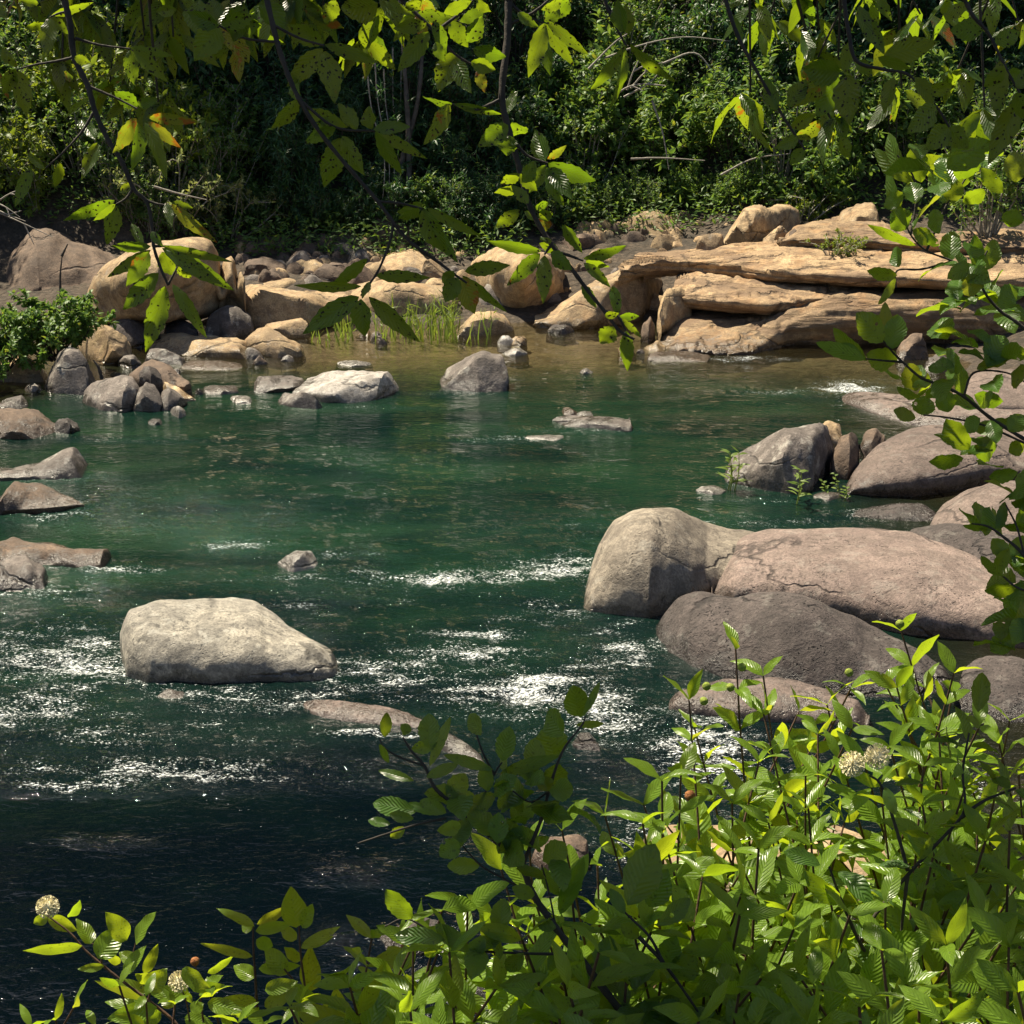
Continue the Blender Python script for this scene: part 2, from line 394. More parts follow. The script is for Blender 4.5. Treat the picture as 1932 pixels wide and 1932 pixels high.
    for q in range(int(facets * 1.7)):
        nn = norm(rng.standard_normal(3) * np.array([1, .8, .75]) + np.array([0, -.15, .25]))
        if nn[2] > .8: continue
        w_ = (V - c) @ nn; mx = w_.max(); lim = mx * (cut + .12 * rng.random())
        ex = np.maximum(w_ - lim, 0); V = V - nn * (ex * .93)[:, None]
    if facets:
        lo_, hi_ = V.min(0), V.max(0); sc_ = (ext0[1] - ext0[0]) / np.maximum(hi_ - lo_, 1e-4); sc_[1] = 1; sc_ = np.minimum(sc_, 1.25); V = (V - lo_) * sc_ + np.array([ext0[0][0], lo_[1], ext0[0][2]])
        V = V + Nn * (fbm(V * (5 / size) + off, 4, 3) * .018 * size)[:, None]
    if strata:
        ph = V[:, 2] * 1. + .10 * V[:, 0] * .3 + .10 * vn(V * [.5, .5, .2] + off, 3)
        q = ph / .17; fr_ = q - np.floor(q); g = np.where(fr_ < .25, 1 - fr_ / .25, 0) + np.where(fr_ > .9, (fr_ - .9) / .1, 0)
        bk = .5 + .5 * vn(np.stack([V[:, 0] * .8, np.floor(q) * 3.3, 0 * q], 1) + off, 8)
        hn = Nn * [1, 1, .1]
        V = V - hn * (strata * g * bk)[:, None] - hn * (strata * .9 * (vn(np.stack([V[:, 0] * .9, np.floor(q) * 5.1, 0 * q], 1), 4) * .5 + .5))[:, None]
    if terrace:
        upm = ss(.5, .85, Nn[:, 2])
        q = fbm(V * [.32, 1.15, 0] + off, 4, 2) * 2.4 + V[:, 1] * .9
        f2 = q - np.floor(q); V[:, 2] += upm * terrace * (ss(0, .14, f2) - f2) * 1.2
    F = [grid_faces(N, M, True)]
    c0 = V[:M].mean(0); c1 = V[-M:].mean(0); nV = len(V); V = np.vstack([V, c0, c1])
    j = np.arange(M); F.append(np.concatenate([np.stack([0 * j + nV, j, (j + 1) % M], 1), np.stack([0 * j + nV + 1, (N - 1) * M + (j + 1) % M, (N - 1) * M + j], 1)]))
    # make faces look outward
    a_, b_, c_ = V[F[0][:, 0]], V[F[0][:, 1]], V[F[0][:, 2]]
    fn = np.cross(b_ - a_, c_ - a_); cc = c
    if ((V[F[0]].mean(1) - cc) * fn).sum() < 0: F = [f[:, ::-1] for f in F]
    loc = (float(c[0]), float(c[1]), float(V[:, 2].min()))
    o = mesh_obj(name, V, F, mat, parent, True, None, None, loc)
    if facets and (smooth is not True): 
        try: o.data.set_sharp_from_angle(angle=R(32))
        except Exception: pass
    if name == 'bedrock_slab': SLABS.append(BVHTree.FromPolygons([tuple(v) for v in V], [tuple(int(i) for i in f) for ff in F for f in ff]))
    return tag(o, label, cat or {'bedrock_slab': 'rock ledge', 'stone': 'stone', 'boulder': 'boulder', 'rock': 'rock'}.get(name, 'rock'), group)
def hash_s(s):
    h = 7
    for ch in s: h = (h * 31 + ord(ch)) & 0x7fffffff
    return h

# ------------------------------------------------------------------ rock and ground materials
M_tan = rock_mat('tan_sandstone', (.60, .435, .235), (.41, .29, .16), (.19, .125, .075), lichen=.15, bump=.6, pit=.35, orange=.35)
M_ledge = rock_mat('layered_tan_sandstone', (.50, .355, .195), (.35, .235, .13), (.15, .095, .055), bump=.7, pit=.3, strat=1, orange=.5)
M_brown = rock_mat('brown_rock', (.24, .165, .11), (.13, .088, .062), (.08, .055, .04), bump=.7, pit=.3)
M_grey = rock_mat('grey_rock', (.27, .23, .20), (.14, .118, .105), (.08, .065, .055), lichen=.35, bump=.6, pit=.35)
M_pale = rock_mat('pale_river_rock', (.58, .52, .41), (.30, .28, .24), (.17, .155, .13), lichen=.35, bump=.5, pit=.6, sc=1.2)
M_white = rock_mat('white_wet_rock', (.55, .52, .47), (.33, .3, .27), (.16, .14, .12), lichen=.2, bump=.5)
M_big = rock_mat('mauve_sandstone', (.30, .225, .19), (.19, .14, .12), (.15, .115, .095), lichen=.1, bump=.6, pit=.8, sc=1.1)
M_knob = rock_mat('pale_knob_sandstone', (.50, .43, .33), (.33, .28, .22), (.17, .14, .11), lichen=.15, bump=.6, pit=.7, sc=1.1)
M_dark = rock_mat('dark_pitted_rock', (.12, .095, .087), (.065, .052, .047), (.05, .04, .036), lichen=.12, bump=.9, pit=.9, sc=1.1)
def soil():
    m = NT('soil_and_gravel'); P = m.n('ShaderNodeNewGeometry').outputs['Position']
    n = m.noise(P, 2.5, 6, .65); f = m.noise(P, 26, 5, .7); v = m.voro(P, 9)
    z = m.n('ShaderNodeSeparateXYZ', ins={0: P}).outputs[2]
    c = m.mix(m.ramp(n, [(.35, 0), (.65, 1)]), (.035, .027, .018), (.085, .06, .038))
    c = m.mix(m.ramp(v, [(.1, .6), (.5, 0)]), c, (.15, .11, .075))
    c = m.mix(m.ramp(f, [(.4, .6), (.55, 0)]), c, (.02, .016, .01))
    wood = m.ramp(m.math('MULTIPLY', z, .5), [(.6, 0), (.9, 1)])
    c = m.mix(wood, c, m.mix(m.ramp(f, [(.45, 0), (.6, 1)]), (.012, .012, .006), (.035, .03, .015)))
    bed = m.ramp(m.math('ADD', z, .5), [(.36, 1), (.5, 0)])
    bc = m.mix(m.ramp(m.noise(P, 3.5, 6, .7), [(.35, 0), (.65, 1)]), (.10, .075, .04), (.26, .20, .12))
    bc = m.mix(m.ramp(m.voro(P, 5), [(.05, .5), (.4, 0)]), bc, (.33, .26, .17))
    c = m.mix(bed, c, bc)
    b = m.n('ShaderNodeBump', ins={'Strength': .8, 'Distance': .05, 'Height': m.math('ADD', f, v)})
    return m.done(m.n('ShaderNodeBsdfPrincipled', ins={'Base Color': c, 'Roughness': .9, 'Normal': b.outputs[0]}).outputs[0])
M_soil = soil()
def water_mat():
    m = NT('creek_water'); P = m.n('ShaderNodeNewGeometry').outputs['Position']
    A = lambda k: m.n('ShaderNodeAttribute', attribute_name=k).outputs['Fac']
    dep, rap, foam = A('depth'), A('rapid'), A('foam')
    Pm = m.map(P, (1, 1.9, 1), rot=(0, 0, R(-6)))
    w1 = m.noise(Pm, 4.2, 3, .5, .5); w2 = m.noise(Pm, 13, 3, .5, .6); w3 = m.noise(Pm, 36, 2, .5, .4)
    hc = m.math('ADD', m.math('MULTIPLY', w1, .22), m.math('MULTIPLY', w2, .10))
    hr = m.math('ADD', m.math('MULTIPLY', w2, 1.), m.math('MULTIPLY', w3, .7))
    h = m.math('ADD', hc, m.math('MULTIPLY', m.math('POWER', rap, .7), hr))
    b = m.n('ShaderNodeBump', ins={'Strength': 1., 'Distance': .07, 'Height': h})
    gl = m.n('ShaderNodeBsdfGlossy', distribution='GGX', ins={'Color': (1, 1, 1, 1), 'Roughness': .022, 'Normal': b.outputs[0]})
    fz = m.n('ShaderNodeFresnel', ins={'IOR': 1.34, 'Normal': b.outputs[0]})
    df = m.ramp(dep, [(.0, 0), (.18, .45), (.42, .93), (.6, 1.)])
    # green pool to teal-black front water (its depth and bed differ), brown-olive shallows
    n0 = m.noise(m.map(P, (.35, .9, 1)), 1.2, 5, .6, .4)
    deepc = m.mix(m.ramp(n0, [(.35, 0), (.68, 1)]), (.0018, .0105, .0090), (.0095, .032, .0165))
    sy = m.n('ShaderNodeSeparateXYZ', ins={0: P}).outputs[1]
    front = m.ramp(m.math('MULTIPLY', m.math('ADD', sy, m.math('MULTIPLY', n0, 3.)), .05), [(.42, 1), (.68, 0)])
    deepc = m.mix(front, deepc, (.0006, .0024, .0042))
    sh = m.ramp(dep, [(.08, 1), (.34, 0)])
    bc = m.mix(sh, deepc, (.034, .028, .012))
    dif = m.n('ShaderNodeBsdfDiffuse', ins={'Color': bc})
    tp = m.n('ShaderNodeBsdfTransparent', ins={'Color': m.mix(m.ramp(dep, [(0., 0), (.5, 1)]), (.93, .9, .8), (.42, .52, .32))})
    body = m.n('ShaderNodeMixShader', ins={0: df}); m.t.links.new(tp.outputs[0], body.inputs[1]); m.t.links.new(dif.outputs[0], body.inputs[2])
    s1 = m.n('ShaderNodeMixShader', ins={0: fz.outputs[0]}); m.t.links.new(body.outputs[0], s1.inputs[1]); m.t.links.new(gl.outputs[0], s1.inputs[2])
    # foam flecks, which also paint the sun's glitter white on the rapids
    Pf = m.map(P, (1, 2.4, 1)); fn = m.noise(Pf, 40, 4, .75, .3); fb = m.noise(Pf, 3., 3, .6, .3)
    th = m.math('SUBTRACT', .745, m.math('MULTIPLY', foam, .29))
    fv = m.math('ADD', fn, m.math('MULTIPLY', m.math('SUBTRACT', fb, .5), .45))
    fm = m.ramp(m.math('MULTIPLY', m.math('SUBTRACT', fv, th), 14.), [(0., 0), (.8, 1)])
    fd = m.n('ShaderNodeBsdfDiffuse', ins={'Color': (.80, .84, .84, 1), 'Normal': b.outputs[0]})
    s2 = m.n('ShaderNodeMixShader', ins={0: fm}); m.t.links.new(s1.outputs[0], s2.inputs[1]); m.t.links.new(fd.outputs[0], s2.inputs[2])
    return m.done(s2.outputs[0])
M_water = water_mat()

# ------------------------------------------------------------------ ground and water sheets
def sheet(r0, r1, nr, na, amax, fn):
    r = r0 * (r1 / r0) ** np.linspace(0, 1, nr); a = np.linspace(-amax, amax, na)
    rr, aa = np.meshgrid(r, a, indexing='ij'); return rr * np.sin(aa), rr * np.cos(aa)
X, Y = sheet(1.2, 110, 420, 420, R(62), None)
Z = ground(X, Y); pr_ = np.stack([X, Y, 0 * X], -1).reshape(-1, 3)
Z = Z + .035 * fbm(pr_ * 4, 3, 2).reshape(X.shape)
mesh_obj('ground', np.stack([X, Y, Z], -1).reshape(-1, 3), grid_faces(420, 420)[:, ::-1], M_soil)['kind'] = 'structure'
mesh_obj('bank', np.array([[-40, -40, 2.2], [40, -40, 2.2], [40, 1.6, 2.0], [-40, 1.6, 2.0]]), np.array([[0, 1, 2, 3]]), M_soil)['kind'] = 'structure'

RAP = [(120, 1250, 170, 60, 1.), (60, 1330, 200, 45, .8), (240, 1380, 260, 30, .6), (330, 1450, 300, 22, .75), (120, 1480, 170, 12, .6), (450, 1320, 180, 22, 1.), (690, 1270, 130, 35, 1.),
       (860, 1230, 150, 20, .8), (980, 1300, 190, 50, .72), (1150, 1340, 190, 70, .7), (1180, 1230, 90, 50, .75), (1330, 1420, 110, 60, .9), (1250, 1590, 130, 40, .8),
       (460, 1025, 75, 12, .9), (850, 1090, 260, 18, .8), (1050, 1070, 90, 25, .9), (640, 1045, 90, 10, .6), (900, 1195, 100, 12, .7), (560, 1130, 180, 10, .5), (1040, 1150, 90, 35, .45),
       (1600, 732, 60, 12, 1.1), (1500, 740, 80, 5, .6), (960, 830, 80, 5, .6), (80, 960, 80, 16, .9), (90, 900, 80, 8, .7), (60, 1120, 120, 14, .7), (1400, 985, 200, 10, .55), (1640, 970, 60, 8, .7),
       (170, 1075, 130, 8, .7), (450, 960, 280, 40, .22), (700, 880, 220, 30, .12), (400, 1200, 300, 60, .28), (1000, 1000, 200, 30, .18), (690, 1645, 50, 16, .3), (200, 1590, 60, 8, .22), (1400, 678, 90, 4, .8), (560, 1086, 50, 5, .8), (1150, 1195, 60, 8, .8), (1240, 1215, 40, 14, .9), (290, 1300, 60, 10, 1.), (540, 1312, 120, 9, 1.1), (700, 1385, 120, 6, .7), (660, 768, 90, 4, .5), (850, 742, 70, 4, .5), (1120, 812, 90, 4, .5), (240, 830, 120, 4, .4), (1480, 944, 90, 4, .5),
       (730, 1770, 70, 20, .7), (880, 1840, 110, 70, .8), (560, 1140, 60, 8, .6), (1250, 1590, 200, 30, .8), (1850, 1500, 90, 40, .5)]
X, Y = sheet(3.2, 24, 620, 640, R(25), None)
wp = np.stack([X, Y, 0 * X], -1).reshape(-1, 3); px, py = proj(wp)
rap = np.zeros(len(wp))
for a, b, c, d_, e_ in RAP: rap = np.maximum(rap, e_ * np.exp(-((px - a) / (1.25 * c)) ** 2 - ((py - b) / (1.25 * d_)) ** 2))
patch = .5 + .5 * fbm(wp * [.9, 2.2, 1], 3, 31)
foam = np.clip(rap * (.6 + .7 * patch), 0, 1.25)  # weight of the white flecks: foam plus painted sun glints
rap = np.clip(rap * (.5 + .9 * patch), 0, 1.2)
dpt = np.clip(-ground(wp[:, 0], wp[:, 1]), 0, 3)
w_ = wp * [1, 1.5, 1]
zz = .012 * fbm(w_ * 1.3, 3, 40) + .004 * fbm(w_ * 5, 2, 41)
zz += rap * (.035 * fbm(w_ * 3.2, 3, 42) + .02 * (1 - 2 * np.abs(fbm(w_ * 6.5 + 3, 3, 43))))
wp[:, 2] = zz
W_ = mesh_obj('water', wp, grid_faces(620, 640)[:, ::-1], M_water, attrs={'depth': dpt / 1.6, 'rapid': rap, 'foam': foam})
W_['kind'] = 'structure'

# ------------------------------------------------------------------ rocks traced from the photograph
def RK(f, label, top, base, D, mat, **kw): return rock(label, f(top), f(base), D, mat, **kw)
# the creek's big boulders
RK(fI, 'large smooth pale boulder alone in the rapids at left, rounded like a loaf',
   [(226, 1240), (229, 1180), (255, 1150), (300, 1134), (350, 1128), (430, 1128), (490, 1132), (520, 1150), (550, 1175), (600, 1205), (635, 1228), (652, 1262)],
   [(226, 1240), (240, 1285), (285, 1308), (400, 1308), (530, 1304), (600, 1296), (640, 1285), (652, 1264)], 1.15, M_pale, n=2.3, m=2.7, lean=.10, under=.12, rough=.035, z=-.01, N=150, M=110, taper=2.6)
RK(fE, 'smooth pale rounded boulder knob jutting left from the huge mauve slab',
   [(262, 690), (275, 560), (330, 430), (380, 345), (440, 305), (500, 298), (600, 300), (660, 330), (760, 358), (880, 376), (980, 400), (1080, 470)],
   [(262, 690), (300, 725), (400, 750), (520, 770), (640, 730), (780, 660), (1080, 640)], 1.5, M_knob, n=2.5, m=2.6, lean=.14, under=.16, rough=.025, z=-.02, N=150, M=110, taper=3, fs=1.2)
RK(fE, 'huge smooth mauve boulder reaching in from the right behind the dark pitted hump',
   [(752, 560), (765, 500), (810, 440), (870, 398), (950, 376), (1080, 364), (1300, 368), (1480, 385), (1600, 430), (1700, 475), (1800, 530), (1900, 585), (1990, 620), (2250, 680)],
   [(752, 650), (830, 700), (1000, 745), (1300, 800), (1500, 850), (1700, 845), (1990, 860), (2250, 800)], 1.9, M_big, n=2.5, m=2.6, lean=.16, under=.2, rough=.022, z=.0, N=220, M=120, taper=3.4, fs=1.3)
RK(fE, 'dark pitted hump of rock lying in front of the huge mauve boulder',
   [(515, 760), (560, 690), (620, 635), (700, 612), (780, 616), (830, 626), (880, 610), (960, 604), (1060, 612), (1150, 640), (1240, 690), (1330, 735), (1430, 780), (1530, 825), (1620, 880), (1700, 960)],
   [(515, 762), (560, 830), (650, 900), (800, 950), (1000, 995), (1250, 1030), (1500, 1040), (1700, 990)], .95, M_dark, n=2.2, m=2.3, lean=.2, rough=.04, z=-.02, N=170, M=90, taper=3)
RK(fI, 'small grey rock with a wet white face, alone mid-stream above the pale boulder', [(518, 1062), (530, 1048), (555, 1039), (590, 1038), (608, 1050), (614, 1068)], [(518, 1064), (540, 1080), (570, 1086), (600, 1082), (614, 1070)], .32, M_white, name='rock', facets=4, z=-.01)
RK(fI, 'long flat tan slab awash just below the pale boulder', [(560, 1325), (600, 1320), (650, 1322), (700, 1328), (760, 1340), (800, 1360), (815, 1380)], [(560, 1330), (600, 1362), (680, 1372), (760, 1378), (815, 1384)], .45, M_big, name='rock', z=-.02, n=3, m=3, rough=.05)
RK(fI, 'little grey rock tucked at the foot of the pale boulder', [(285, 1318), (300, 1304), (325, 1300), (350, 1305), (372, 1318)], [(285, 1322), (330, 1332), (372, 1322)], .2, M_grey, name='rock', z=-.01, facets=2)
RK(fI, 'grey wet rock sloping under the rapids beside the alder twig', [(790, 1385), (830, 1375), (870, 1395), (900, 1420), (925, 1450)], [(790, 1390), (840, 1425), (925, 1455)], .3, M_grey, name='rock', z=-.02)
RK(fI, 'small dark wedge of rock splitting the rapids by the alder top', [(1075, 1412), (1095, 1382), (1112, 1380), (1128, 1405), (1140, 1430)], [(1075, 1414), (1110, 1426), (1140, 1432)], .2, M_dark, name='rock', z=-.01, facets=4)
# left edge
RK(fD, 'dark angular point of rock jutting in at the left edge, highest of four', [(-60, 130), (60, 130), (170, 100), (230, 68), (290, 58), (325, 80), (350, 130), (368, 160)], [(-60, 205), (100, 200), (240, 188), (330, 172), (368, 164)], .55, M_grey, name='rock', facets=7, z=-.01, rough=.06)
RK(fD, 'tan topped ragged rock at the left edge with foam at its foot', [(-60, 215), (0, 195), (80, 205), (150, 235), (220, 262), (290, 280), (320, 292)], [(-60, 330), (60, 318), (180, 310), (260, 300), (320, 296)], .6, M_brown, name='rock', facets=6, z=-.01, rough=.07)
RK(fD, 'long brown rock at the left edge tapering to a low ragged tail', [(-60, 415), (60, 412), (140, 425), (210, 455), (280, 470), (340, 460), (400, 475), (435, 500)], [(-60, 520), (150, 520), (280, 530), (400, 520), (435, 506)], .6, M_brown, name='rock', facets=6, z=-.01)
RK(fD, 'pale grey angular block below the long brown rock at the left edge', [(-60, 500), (30, 490), (110, 475), (150, 510), (180, 545), (205, 590)], [(-60, 620), (60, 616), (140, 610), (205, 596)], .5, M_grey, name='rock', facets=6, z=-.01)
# far left bank
RK(fA, 'broad brown boulder dappled with shade on the far left bank', [(20, 420), (60, 330), (130, 200), (190, 110), (280, 90), (400, 150), (520, 190), (620, 250), (680, 330)], [(20, 440), (150, 470), (300, 450), (480, 430), (680, 440)], 2.2, M_brown, rough=.07, n=2.6, m=2.2, lean=.25, N=80, M=50)
RK(fA, 'big round overhanging boulder with a shadowed underside on the far left bank', [(452, 450), (490, 390), (560, 320), (700, 250), (850, 205), (1000, 185), (1130, 190), (1220, 240), (1270, 300), (1285, 370), (1240, 450), (1150, 500)], [(452, 460), (500, 540), (640, 590), (850, 600), (1050, 560), (1180, 510)], 2.0, M_tan, rough=.04, n=2.2, m=2.6, lean=-.06, under=.25, N=90, M=60, z=.45)
RK(fA, 'dark rounded boulder propped below the big overhanging boulder', [(1080, 620), (1110, 570), (1180, 530), (1260, 530), (1320, 575), (1335, 640)], [(1080, 680), (1200, 690), (1335, 660)], .7, M_grey, z=.1)
RK(fA, 'dark stone in the gap beneath the big overhanging boulder', [(860, 640), (920, 600), (980, 600), (1040, 640)], [(860, 680), (950, 690), (1040, 680)], .6, M_dark, name='stone', z=.1)
RK(fA, 'dark low stone under the shrub side of the big overhanging boulder', [(560, 640), (600, 600), (680, 595), (760, 630), (840, 660)], [(560, 690), (700, 720), (840, 700)], .6, M_dark, name='stone', z=.1)
RK(fA, 'long flat cream slab beneath the big round boulder at left', [(690, 720), (760, 690), (880, 680), (960, 662), (1050, 680), (1200, 695), (1290, 720), (1350, 740), (1370, 780)], [(690, 740), (860, 770), (1000, 800), (1230, 815), (1370, 800)], .95, M_tan, name='rock', facets=5, n=3.5, m=3.5, lean=.1, z=0, N=60, M=40, under=.1)
RK(fA, 'cream pointed wedge of rock right of the long flat cream slab', [(1270, 700), (1330, 665), (1430, 640), (1500, 690), (1580, 740), (1620, 780)], [(1270, 760), (1380, 790), (1500, 810), (1620, 800)], .7, M_tan, name='rock', facets=7, z=0)
RK(fA, 'pale flat slab with a dark hollow face, behind the cream wedge', [(1150, 500), (1230, 440), (1400, 415), (1560, 450), (1700, 440), (1850, 450)], [(1150, 515), (1280, 560), (1400, 615), (1590, 615), (1720, 560), (1850, 560)], 1.2, M_tan, name='rock', facets=5, n=3.5, m=3.2, lean=.25, under=.15, z=.22, N=60, M=40)
RK(fA, 'thin pale ledge stone below the hollow faced slab', [(1340, 640), (1450, 612), (1560, 592), (1620, 620)], [(1340, 650), (1480, 660), (1620, 650)], .4, M_tan, name='stone', facets=4, z=.12)
RK(fA, 'tan topped rock with a shaded side beside the left bank shrub', [(400, 640), (470, 612), (540, 620), (600, 660), (650, 700), (672, 760)], [(400, 760), (500, 810), (600, 820), (672, 790)], .8, M_tan, name='rock', facets=6, z=.1, lean=.1)
RK(fA, 'tall grey angular block with a flat leaning face at the left shore', [(242, 950), (270, 850), (330, 780), (390, 745), (450, 755), (470, 820), (500, 900), (530, 960)], [(242, 985), (320, 1010), (430, 1020), (530, 975)], .8, M_grey, name='rock', facets=8, z=-.01, lean=.2)
RK(fA, 'tan rock half in the water at the left edge behind the tall grey block', [(-40, 820), (40, 810), (120, 790), (200, 788), (250, 840), (270, 900)], [(-40, 930), (150, 945), (270, 930)], 1., M_tan, name='rock', facets=5, z=0)
RK(fA, 'large faceted grey boulder in the left heap at the water', [(430, 1045), (470, 960), (520, 920), (580, 900), (660, 880), (720, 905), (745, 960), (735, 1020)], [(430, 1055), (520, 1085), (640, 1100), (735, 1085)], .75, M_grey, facets=9, z=-.01, cut=.8)
RK(fA, 'square grey block standing second from the right in the left heap', [(690, 1060), (720, 990), (780, 935), (830, 925), (870, 960), (860, 1040)], [(690, 1085), (770, 1105), (850, 1100), (862, 1060)], .5, M_grey, name='rock', facets=8, z=-.01)
RK(fA, 'split dark block at the right end of the left heap', [(838, 1050), (860, 990), (900, 955), (950, 965), (978, 1000), (975, 1050)], [(838, 1085), (900, 1090), (975, 1062)], .45, M_grey, name='rock', facets=8, z=-.01)
RK(fA, 'pale slanting rock behind the split dark block', [(850, 960), (880, 920), (930, 940), (990, 975), (1028, 1020)], [(850, 1010), (950, 1040), (1028, 1035)], .5, M_tan, name='rock', facets=5, z=0)
RK(fA, 'rounded tan rock on top of the left heap', [(660, 880), (700, 830), (770, 808), (850, 820), (900, 850), (950, 900), (990, 945)], [(660, 905), (780, 930), (900, 950), (990, 960)], .7, M_brown, name='rock', facets=5, z=.12)
RK(fA, 'small dark stone sitting in a hollow of the left heap', [(730, 880), (760, 850), (820, 845), (850, 880)], [(730, 900), (800, 915), (850, 900)], .3, M_dark, name='stone', facets=4, z=.3)
RK(fA, 'small round wet stone at the foot of the left heap', [(888, 1100), (900, 1065), (940, 1052), (970, 1070), (982, 1100)], [(888, 1105), (930, 1130), (982, 1108)], .25, M_white, name='stone', z=-.01, facets=3)
RK(fA, 'dark rock tip barely out of the water off the left heap', [(770, 1135), (800, 1120), (840, 1120), (858, 1145)], [(770, 1145), (815, 1162), (858, 1150)], .2, M_dark, name='stone', z=-.01, facets=3)
RK(fA, 'dark rock with a brown crest at the left edge waterline', [(-40, 1090), (60, 1085), (150, 1085), (210, 1110), (250, 1150), (270, 1190)], [(-40, 1240), (120, 1240), (270, 1225)], .8, M_brown, name='rock', facets=6, z=-.01)
RK(fA, 'small dark block beside the brown crested rock', [(270, 1170), (300, 1125), (360, 1110), (405, 1140), (420, 1180)], [(270, 1200), (340, 1220), (420, 1195)], .35, M_dark, name='stone', facets=6, z=-.01)
RK(fA, 'angular grey rock at the left edge with two dark sides', [(-40, 1060), (40, 1010), (120, 988), (150, 1020), (160, 1060)], [(-40, 1120), (60, 1105), (160, 1075)], .6, M_grey, name='rock', facets=7, z=-.01)
RK(fA, 'dark low rock ridge behind the flat slab by the left heap', [(740, 790), (790, 755), (860, 750), (920, 780), (960, 825)], [(740, 815), (850, 835), (960, 835)], .4, M_grey, name='stone', facets=5, z=.02)
RK(fA, 'small shaded stone left of the long cream slab', [(610, 820), (650, 790), (700, 785), (740, 830)], [(610, 845), (680, 855), (740, 845)], .35, M_grey, name='stone', facets=4, z=.02)
RK(fA, 'smooth brown flat rock just awash below the cream slab', [(930, 850), (990, 820), (1150, 815), (1260, 830), (1300, 860)], [(930, 870), (1100, 880), (1300, 875)], .7, M_brown, name='rock', z=-.03, n=3, m=3)
RK(fA, 'flat grey stone low in the water left of the cream flat topped boulder', [(1060, 955), (1110, 945), (1220, 948), (1262, 975)], [(1060, 990), (1160, 1010), (1262, 995)], .4, M_grey, name='stone', facets=5, z=-.01, n=4, m=4)
RK(fA, 'brown and grey cracked rock behind the cream flat topped boulder', [(1258, 930), (1300, 900), (1400, 893), (1500, 893), (1580, 900), (1618, 930)], [(1258, 975), (1400, 990), (1550, 985), (1618, 960)], .6, M_grey, name='rock', facets=8, z=-.01)
RK(fA, 'low speckled stone left in front of the cream flat topped boulder', [(1175, 1030), (1220, 1000), (1300, 1000), (1370, 1045)], [(1175, 1038), (1260, 1055), (1370, 1055)], .35, M_white, name='stone', facets=4, z=-.01)
RK(fA, 'knobbly grey stone at the near left corner of the cream flat topped boulder', [(1432, 1020), (1470, 985), (1540, 990), (1620, 975), (1680, 1020), (1715, 1060)], [(1432, 1040), (1530, 1065), (1640, 1085), (1715, 1070)], .4, M_grey, name='stone', facets=7, z=-.01)
RK(fI, 'cream flat topped boulder standing in the pool near the left shore', [(555, 735), (590, 712), (640, 703), (700, 700), (745, 702), (758, 722), (762, 740)], [(555, 745), (620, 764), (700, 768), (745, 762), (762, 744)], 1.15, M_white, facets=3, n=3.6, m=3.4, lean=.06, under=.08, z=-.01, N=70, M=44)
RK(fI, 'thin white stone slip showing in the water behind the cream boulder', [(632, 684), (660, 679), (690, 681), (704, 688)], [(632, 688), (665, 695), (704, 691)], .35, M_white, name='stone', z=-.01, facets=3)
RK(fB, 'leaning brown boulder with a steep dark right side, mid pool near the far shore', [(530, 1020), (600, 975), (700, 925), (820, 878), (860, 895), (905, 893), (940, 930), (948, 990), (942, 1050)], [(530, 1040), (600, 1075), (720, 1105), (860, 1100), (942, 1085)], .95, M_grey, facets=8, z=-.01, N=64, M=44, lean=.05)
RK(fB, 'pale humped rock standing behind the reeds, right of the grass', [(640, 780), (690, 715), (760, 668), (860, 666), (930, 690), (995, 745)], [(640, 795), (740, 805), (880, 800), (995, 770)], .8, M_tan, name='rock', facets=6, z=0)
RK(fB, 'small cream stone low in the water near the far shore', [(918, 880), (960, 858), (1010, 855), (1055, 885)], [(918, 895), (990, 908), (1055, 892)], .35, M_white, name='stone', facets=4, z=-.01)
RK(fB, 'wet black and white stones joined at the far waterline', [(1145, 765), (1180, 740), (1260, 735), (1300, 775)], [(1145, 780), (1230, 795), (1300, 785)], .35, M_dark, name='stone', facets=5, z=-.01)
RK(fB, 'pointed grey stone tip poking from the pool near the far shore', [(1300, 985), (1330, 965), (1360, 962), (1395, 990)], [(1300, 992), (1345, 1005), (1395, 996)], .25, M_white, name='stone', facets=4, z=-.01)
RK(fB, 'long flat grey rock awash mid pool, notched near its right end', [(1135, 1240), (1180, 1215), (1300, 1212), (1420, 1220), (1500, 1225), (1530, 1235), (1560, 1215), (1600, 1235), (1618, 1275)], [(1135, 1255), (1250, 1280), (1400, 1300), (1500, 1300), (1618, 1290)], .5, M_grey, name='rock', facets=5, z=-.01, N=50)
RK(fB, 'little brown stone perched behind the long flat rock mid pool', [(1205, 1195), (1240, 1170), (1290, 1165), (1330, 1195)], [(1205, 1205), (1270, 1212), (1330, 1205)], .25, M_brown, name='stone', z=0, facets=3)
RK(fB, 'speckled pale stone perched right of the little brown stone mid pool', [(1300, 1205), (1340, 1182), (1380, 1190), (1398, 1215)], [(1300, 1215), (1350, 1225), (1398, 1220)], .25, M_white, name='stone', z=0, facets=3)
RK(fB, 'white topped stone awash left of the long flat rock', [(1000, 1335), (1060, 1318), (1160, 1308), (1230, 1312), (1252, 1330)], [(1000, 1342), (1100, 1350), (1200, 1352), (1252, 1338)], .35, M_white, name='stone', z=-.02, facets=3)
RK(fE, 'round pale stone alone in the pool, left of the lichened boulder', [(685, 232), (710, 212), (760, 208), (800, 225), (812, 240)], [(685, 240), (740, 252), (812, 246)], .32, M_white, name='stone', z=-.01, facets=2)
